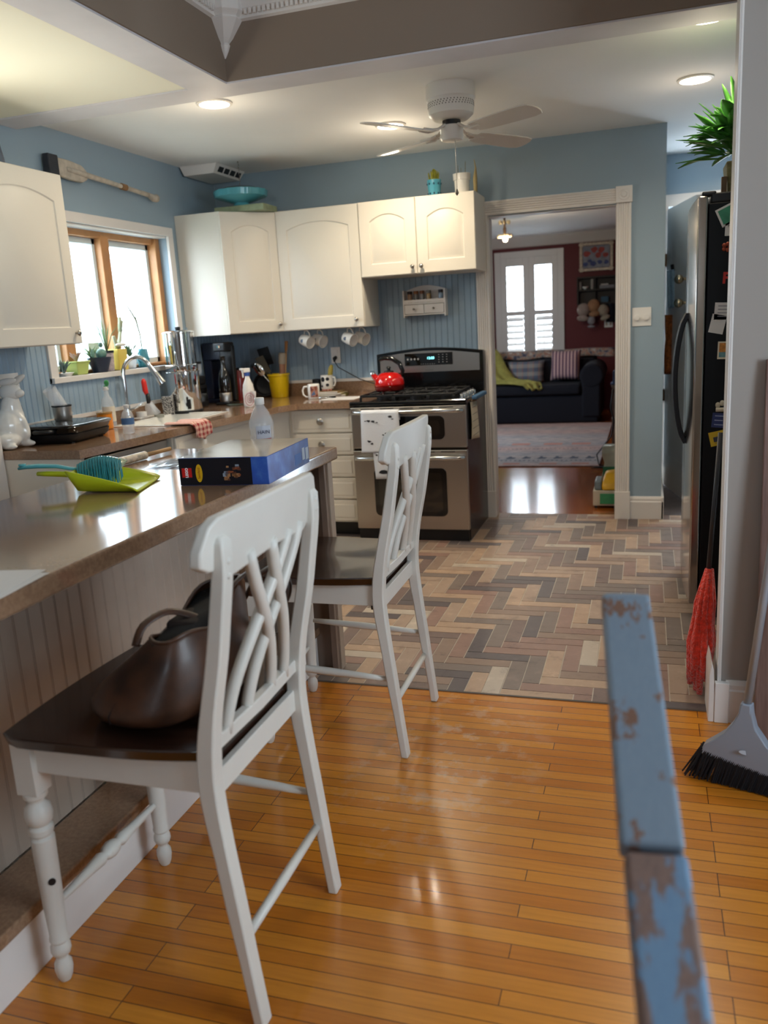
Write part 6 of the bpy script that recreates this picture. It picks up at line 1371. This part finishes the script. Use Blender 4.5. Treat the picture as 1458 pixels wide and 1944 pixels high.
PLA.col(PLA.mix(.45, PLA.ramp(_w.outputs['Color'], [(.3, rgb('7a7a80')), (.5, rgb('a0604c')), (.7, rgb('5c6a80'))]), PLA.ramp(_w3.outputs['Color'], [(.4, rgb('9a948c')), (.6, rgb('4a4c5c'))]))); PLA = PLA.m
cushion('throw_pillow', 'grey and rust plaid cushion on the left part of the sofa', (-.50, 6.40, .65), .50, .30, .14, .05, -.25, PLA)
cushion('throw_pillow', 'purple and pink striped cushion on the right part of the sofa', (.03, 6.40, .72), .40, .40, .15, -.1, -.25, STR)
b = MB(); YM = mat('mustard_knit', rgb('8f8a48'), .95, bump=.5, bscale=90, noise=.25, nscale=15)
TP = [((-1.02, 6.50, .90), (.10, .05, .05)), ((-.96, 6.34, .80), (.12, .08, .07)), ((-.88, 6.20, .64), (.13, .10, .09)), ((-.76, 6.12, .565), (.12, .13, .03)), ((-.60, 6.07, .55), (.10, .15, .0)), ((-.46, 6.0, .548), (.10, .14, 0)), ((-.36, 5.93, .53), (.10, .10, .0)), ((-.31, 5.86, .46), (.09, .02, 0))]
def thr(u, v):
    k = min(int(v*(len(TP)-1)), len(TP)-2); f = v*(len(TP)-1)-k; f = f*f*(3-2*f)*.5+f*.5
    p = Vector(TP[k][0]).lerp(Vector(TP[k+1][0]), f); w = Vector(TP[k][1]).lerp(Vector(TP[k+1][1]), f)
    return p+w*(2*u-1)+Vector((0, -.012*math.sin(u*17+v*3), .014*math.sin(u*14+v*6)))
b.sheet(thr, 22, 36)
tag(b.build('throw_blanket', YM, thick=.02, smooth=True), 'mustard yellow knitted throw draped over the sofa back and seat', 'blanket')
FLO = NT('floral_cover', .95); _v = FLO.coord('Object'); FLO.col(FLO.ramp(FLO.noise(_v, 16, 3), [(.35, rgb('3c4058')), (.48, rgb('9a8f84')), (.56, rgb('8e5a48')), (.66, rgb('a9a49c'))])); FLO = FLO.m
b = MB(); b.sheet(lambda u, v: (-1.3+1.95*u, 6.60+.24*v, .885+.03*math.sin(v*PI)-.07*(1-v)**3-.012*math.sin(u*21)*(1-v)), 40, 8); tag(b.build('floral_throw', FLO, thick=.02, smooth=True), 'multicoloured floral cover along the top of the sofa back', 'blanket')
# picture
t = thing('framed_painting', 'flower painting in an ornate cream frame on the red wall', 'picture', (.37, 7.49, 2.155))
px0, px1, pz0, pz1 = .135, .605, 1.955, 2.355
FRM = mat('ornate_cream_frame', rgb('d8cab8'), .5, noise=.3, nscale=30)
b = MB()
for q in ((px0, px1, pz0, pz0+.05), (px0, px1, pz1-.05, pz1), (px0, px0+.05, pz0+.05, pz1-.05), (px1-.05, px1, pz0+.05, pz1-.05)): b.box(q[0]+.008, q[1]-.008, 7.47, 7.498, q[2]+.008, q[3]-.008)
for xx in (px0+.03, px1-.03):
    for zz in (pz0+.03, pz1-.03):
        for k in range(6): a = k*PI/3; b.sphere((xx+.022*math.cos(a), 7.466, zz+.022*math.sin(a)), .014, (1, .6, 1), 8, 5)
for k in range(8):
    s = (k+1)/9; b.sphere((px0+(px1-px0)*s, 7.468, pz0+.014), .016, (1.2, .5, .6), 8, 5); b.sphere((px0+(px1-px0)*s, 7.468, pz1-.014), .016, (1.2, .5, .6), 8, 5); b.sphere((px0+.014, 7.468, pz0+(pz1-pz0)*s), .016, (.6, .5, 1.2), 8, 5); b.sphere((px1-.014, 7.468, pz0+(pz1-pz0)*s), .016, (.6, .5, 1.2), 8, 5)
b.build('frame', FRM, t, smooth=True, angle=40)
b = MB(); b.box(px0+.05, px1-.05, 7.485, 7.495, pz0+.05, pz1-.05); b.build('canvas', mat('canvas_wash', rgb('8c8f9c'), .7, noise=.35, nscale=14), t)
b = MB(); pr = random.Random(6)
for (xx, zz, s, m_) in ((.24, 2.20, .055, 0), (.34, 2.25, .05, 0), (.44, 2.24, .05, 0), (.50, 2.17, .045, 0), (.40, 2.17, .045, 0), (.22, 2.06, .04, 1), (.33, 2.06, .045, 1), (.42, 2.08, .038, 1), (.51, 2.07, .04, 1), (.28, 2.10, .03, 1)):
    b.mi = m_; pts = []
    for k in range(9): a = k*2*PI/9; rr_ = s*pr.uniform(.75, 1.15); pts.append((xx+rr_*math.cos(a), 7.4845-.0005*m_-.0003*pr.random(), zz+rr_*.8*math.sin(a)))
    pts = [(p[0], 7.4845, p[2]) for p in pts]; b.prism(pts, (0, -.001-.0008*m_, 0))
b.build('painted_flowers', [mat('coral_paint', rgb('a44c48'), .7, noise=.3, nscale=40), mat('ultramarine_paint', rgb('4a5688'), .7, noise=.3, nscale=40)], t)
# wall shelf with things and hats
DW = mat('dark_walnut', rgb('1d1410'), .5)
t = thing('wall_shelf', 'dark wooden wall shelf with hooks on the red wall', 'shelf', (.38, 7.42, 1.6))
b = MB(); b.box(.11, .65, 7.36, 7.495, 1.86, 1.885).box(.11, .65, 7.36, 7.495, 1.69, 1.71).box(.11, .65, 7.40, 7.495, 1.50, 1.52).box(.11, .13, 7.36, 7.495, 1.5, 1.86).box(.63, .65, 7.36, 7.495, 1.5, 1.86).box(.35, .365, 7.38, 7.495, 1.52, 1.86).box(.13, .63, 7.485, 7.497, 1.40, 1.86); b.build('shelf_frame', DW, t, bevel=.002)
def small(name, lab, cat, box_, m): b = MB(); b.box(*box_); tag(b.build(name, m, bevel=.003), lab, cat)
small('grey_picture', 'narrow grey frame at the left end of the dark shelf', 'frame', (.14, .17, 7.40, 7.42, 1.711, 1.82), mat('dull_grey', rgb('7a726e'), .5))
lz([(.01, 0), (.035, .02), (.045, .04), (.04, .04), (.03, .02), (.001, .01)], (.225, 7.41, 1.7105), CERAM, 'bowl', None); tag([o for o in bpy.data.objects if o.name.startswith('bowl') and o.parent is None][0], 'small white bowl on the upper shelf board', 'bowl')
small('stone_ornament', 'pale vertical ornament in the middle of the dark shelf', 'ornament', (.30, .335, 7.38, 7.41, 1.711, 1.85), mat('pale_stone', rgb('8f8a84'), .6))
small('magazine', 'stack of grey papers lying on the upper shelf board', 'magazines', (.42, .62, 7.38, 7.46, 1.711, 1.755), mat('grey_papers', rgb('7d7d84'), .7, noise=.3, nscale=50))
small('white_box', 'thin white box on the papers on the dark shelf', 'box', (.44, .54, 7.38, 7.46, 1.7555, 1.775), mat('off_white', rgb('b0a8a4'), .6))
small('blue_box', 'blue box on the lower shelf board above the hats', 'box', (.44, .54, 7.41, 7.46, 1.5205, 1.60), mat('muted_blue', rgb('2b4b60'), .6))
def hat(lab, x, z, col, s=.105, tilt=0, brim=.5):
    t = thing('hat', lab, 'hat', (x, 7.36, z), 'hats hanging below the wall shelf'); M = Matrix.Rotation(tilt, 3, 'Y')
    m = mat('hat_'+col, rgb(col), .85, noise=.15, nscale=20)
    b = MB(); b.sphere((x, 7.36, z+.03), s*.8, (1, .75, 1.05), M=M); b.build('crown', m, t, smooth=True)
    b = MB(); b.sphere(Vector((x, 7.335, z))+M @ Vector((0, 0, -s*.75)), s*.72, (1, .35, brim), M=M); b.build('brim', m, t, smooth=True)
hat('pale beige cap hanging leftmost below the dark shelf', .20, 1.40, '9c8c84', .115, .1); hat('tan straw hat hanging in the middle of the hats', .345, 1.45, '9a7152', .11, -.1); hat('off-white cap hanging right of the tan hat', .475, 1.38, '988c7c', .10, -.35)
hat('small white cap hanging lowest between the other hats', .31, 1.25, '8f8c92', .075, 0, .35)
b = MB(); b.sheet(lambda u, v: (.52+.11*u, 7.40+.02*math.sin(u*9), 1.50-.26*v), 6, 6); tag(b.build('dark_scarf', mat('dark_navy_cloth', rgb('0e1320'), .9), thick=.03, smooth=True), 'dark navy scarf hanging right of the hats', 'scarf')
t, M = plate('wall_outlet', 'beige double outlet plate on the red wall below the hats', (.54, 7.499, 1.225), (0, -1, 0), .115, .115)
b = MB()
for s in (-1, 1): b.box(s*.028-.012, s*.028+.012, .006, .009, -.03, .03, M)
b.build('socket', mat('ivory_socket', rgb('b09a80'), .5), t)
# living room lamp
t = thing('ceiling_lamp', 'small lit crystal ceiling lamp in the living room', 'lamp', (-.45, 4.4, 2.5))
lc = (-.46, 4.6)
b = MB(); b.lathe([(.05, 2.4995), (.045, 2.48), (.012, 2.47), (.010, 2.38), (.018, 2.35), (.014, 2.28), (.03, 2.27)], (*lc, 0), n=14); b.build('stem', mat('aged_bronze', rgb('5b4634'), .4, .7), t, smooth=True)
b = MB()
for k in range(8): a = k*PI/4; b.sphere((lc[0]+.06*math.cos(a), lc[1]+.06*math.sin(a), 2.275), .028, (1, 1, .8), 8, 6); b.sphere((lc[0]+.055*math.cos(a), lc[1]+.055*math.sin(a), 2.42), .012, (1, 1, 2), 6, 5)
b.build('crystal', mat('warm_crystal', rgb('d8c8a4'), .1, trans=.5), t, smooth=True)
b = MB(); b.sphere((lc[0]+.01, lc[1]-.03, 2.235), .026); b.build('bulb', mat('bulb_glow', (1, .85, .6), .5, emit=(1, .82, .55), est=40), t, smooth=True)
l = bpy.data.lights.new('living_bulb', 'POINT'); l.energy = 16; l.color = (1, .8, .55); l.shadow_soft_size = .04; o = bpy.data.objects.new('living_bulb', l); COL.objects.link(o); o.location = (lc[0], lc[1]-.08, 2.19)
# clutter on the right by the doorway
t = thing('storage_rack', 'beige narrow storage rack seen past the right door casing', 'rack', (.86, 2.9, 0))
RB = mat('dull_beige', rgb('8f8274'), .6, noise=.2, nscale=12)
b = MB()
for xx in (.77, .98):
    for yy in (2.75, 3.1): b.box(xx, xx+.025, yy, yy+.025, 0, .74)
b.build('post', RB, t)
for zz in (.18, .42, .72): b = MB(); b.box(.765, 1.01, 2.74, 3.13, zz, zz+.02); b.build('shelf_board', RB, t, bevel=.002)
small('storage_bin', 'beige bin on the middle board of the rack', 'bin', (.785, .99, 2.77, 3.08, .4405, .64), mat('beige_bin', rgb('9a8b78'), .6))
small('folded_fabric', 'mauve folded fabric on the lowest board of the rack', 'fabric', (.775, .99, 2.77, 3.08, .2005, .33), mat('mauve_fabric', rgb('6c4a4c'), .9))
b = MB(); b.box(.755, .90, 2.78, 2.95, .7405, .755); b.box(.775, .92, 2.80, 2.95, .755, .86); tag(b.build('blue_white_box', mat('blue_white_print', rgb('5a6c94'), .5, noise=.4, nscale=18), bevel=.003), 'blue and white box on top of the beige rack', 'box')
b = MB(); b.tube([(.78, 2.74, .70), (.76, 2.70, .55), (.79, 2.70, .42), (.765, 2.68, .28), (.70, 2.66, .20), (.64, 2.66, .12), (.66, 2.64, .03), (.76, 2.62, .016), (.62, 2.6, .018), (.74, 2.56, .018), (.60, 2.52, .018)], .006, n=6); tag(b.build('power_cord', BLACKP, smooth=True), 'black cord dangling from the rack onto the rug', 'cord')
t = thing('litter_bag', 'crumpled green and white bag standing behind the yellow bag', 'bag', (.82, 1.55, 0))
b = MB(); pr = random.Random(12)
def crumple(x0, x1, y0, y1, z1, s=.012):
    rings = []
    for k in range(7):
        z = z1*k/6; sh = .0+.035*(k/6)**2; rings.append([((x0+x1)/2+(xx-(x0+x1)/2)*(1-sh*3)+pr.uniform(-s, s), (y0+y1)/2+(yy-(y0+y1)/2)*(1-sh*5)+pr.uniform(-s, s), z+.001) for xx, yy in ((x0, y0), ((x0+x1)/2, y0), (x1, y0), (x1, y1), ((x0+x1)/2, y1), (x0, y1))])
    return rings
b.loft(crumple(.745, .97, 1.48, 1.66, .37)); b.build('bag_body', mat('pale_plastic_bag', rgb('a8a898'), .4, noise=.2, nscale=12), t, smooth=True)
b = MB(); b.box(.752, .86, 1.468, 1.476, .12, .22); b.build('green_band', mat('forest_green_print', rgb('2c6a48'), .5), t)
t = thing('seed_box', 'yellow bag in a green and white box on the floor by the doorway', 'box', (.80, 1.08, 0))
b = MB(); b.box(.705, .872, .98, 1.28, .02, .13); b.build('carton', mat('dirty_white_card', rgb('b3aa98'), .6), t, bevel=.004)
b = MB(); b.box(.755, .873, .975, .981, .035, .11); b.build('green_label', mat('emerald_label', rgb('3a8a5c'), .5, noise=.2, nscale=40), t)
b = MB(); b.box(.715, .765, 1.0, 1.2, .131, .20, None); b.build('grey_pouch', mat('slate_pouch', rgb('6e7a80'), .4), t, bevel=.012, seg=3)
b = MB(); b.loft([[(.768, .99, .1305), (.872, .99, .1305), (.872, 1.27, .1305), (.768, 1.27, .1305)], [(.765, 1.0, .17), (.87, 1.0, .175), (.87, 1.26, .18), (.765, 1.26, .18)], [(.79, 1.08, .245), (.86, 1.09, .25), (.86, 1.22, .25), (.79, 1.22, .24)]]); b.build('yellow_bag', mat('yellow_pack', rgb('d2a01a'), .4, noise=.2, nscale=15), t, bevel=.015, seg=3, smooth=True, angle=60)
b = MB()
for xx in (.715, .85): b.box(xx, xx+.02, .99, 1.01, 0, .02); b.box(xx, xx+.02, 1.25, 1.27, 0, .02)
b.build('foot', BLACKP, t)

# outside the kitchen window: hedge and pale neighbouring wall, washed-out daylight look put into their colours
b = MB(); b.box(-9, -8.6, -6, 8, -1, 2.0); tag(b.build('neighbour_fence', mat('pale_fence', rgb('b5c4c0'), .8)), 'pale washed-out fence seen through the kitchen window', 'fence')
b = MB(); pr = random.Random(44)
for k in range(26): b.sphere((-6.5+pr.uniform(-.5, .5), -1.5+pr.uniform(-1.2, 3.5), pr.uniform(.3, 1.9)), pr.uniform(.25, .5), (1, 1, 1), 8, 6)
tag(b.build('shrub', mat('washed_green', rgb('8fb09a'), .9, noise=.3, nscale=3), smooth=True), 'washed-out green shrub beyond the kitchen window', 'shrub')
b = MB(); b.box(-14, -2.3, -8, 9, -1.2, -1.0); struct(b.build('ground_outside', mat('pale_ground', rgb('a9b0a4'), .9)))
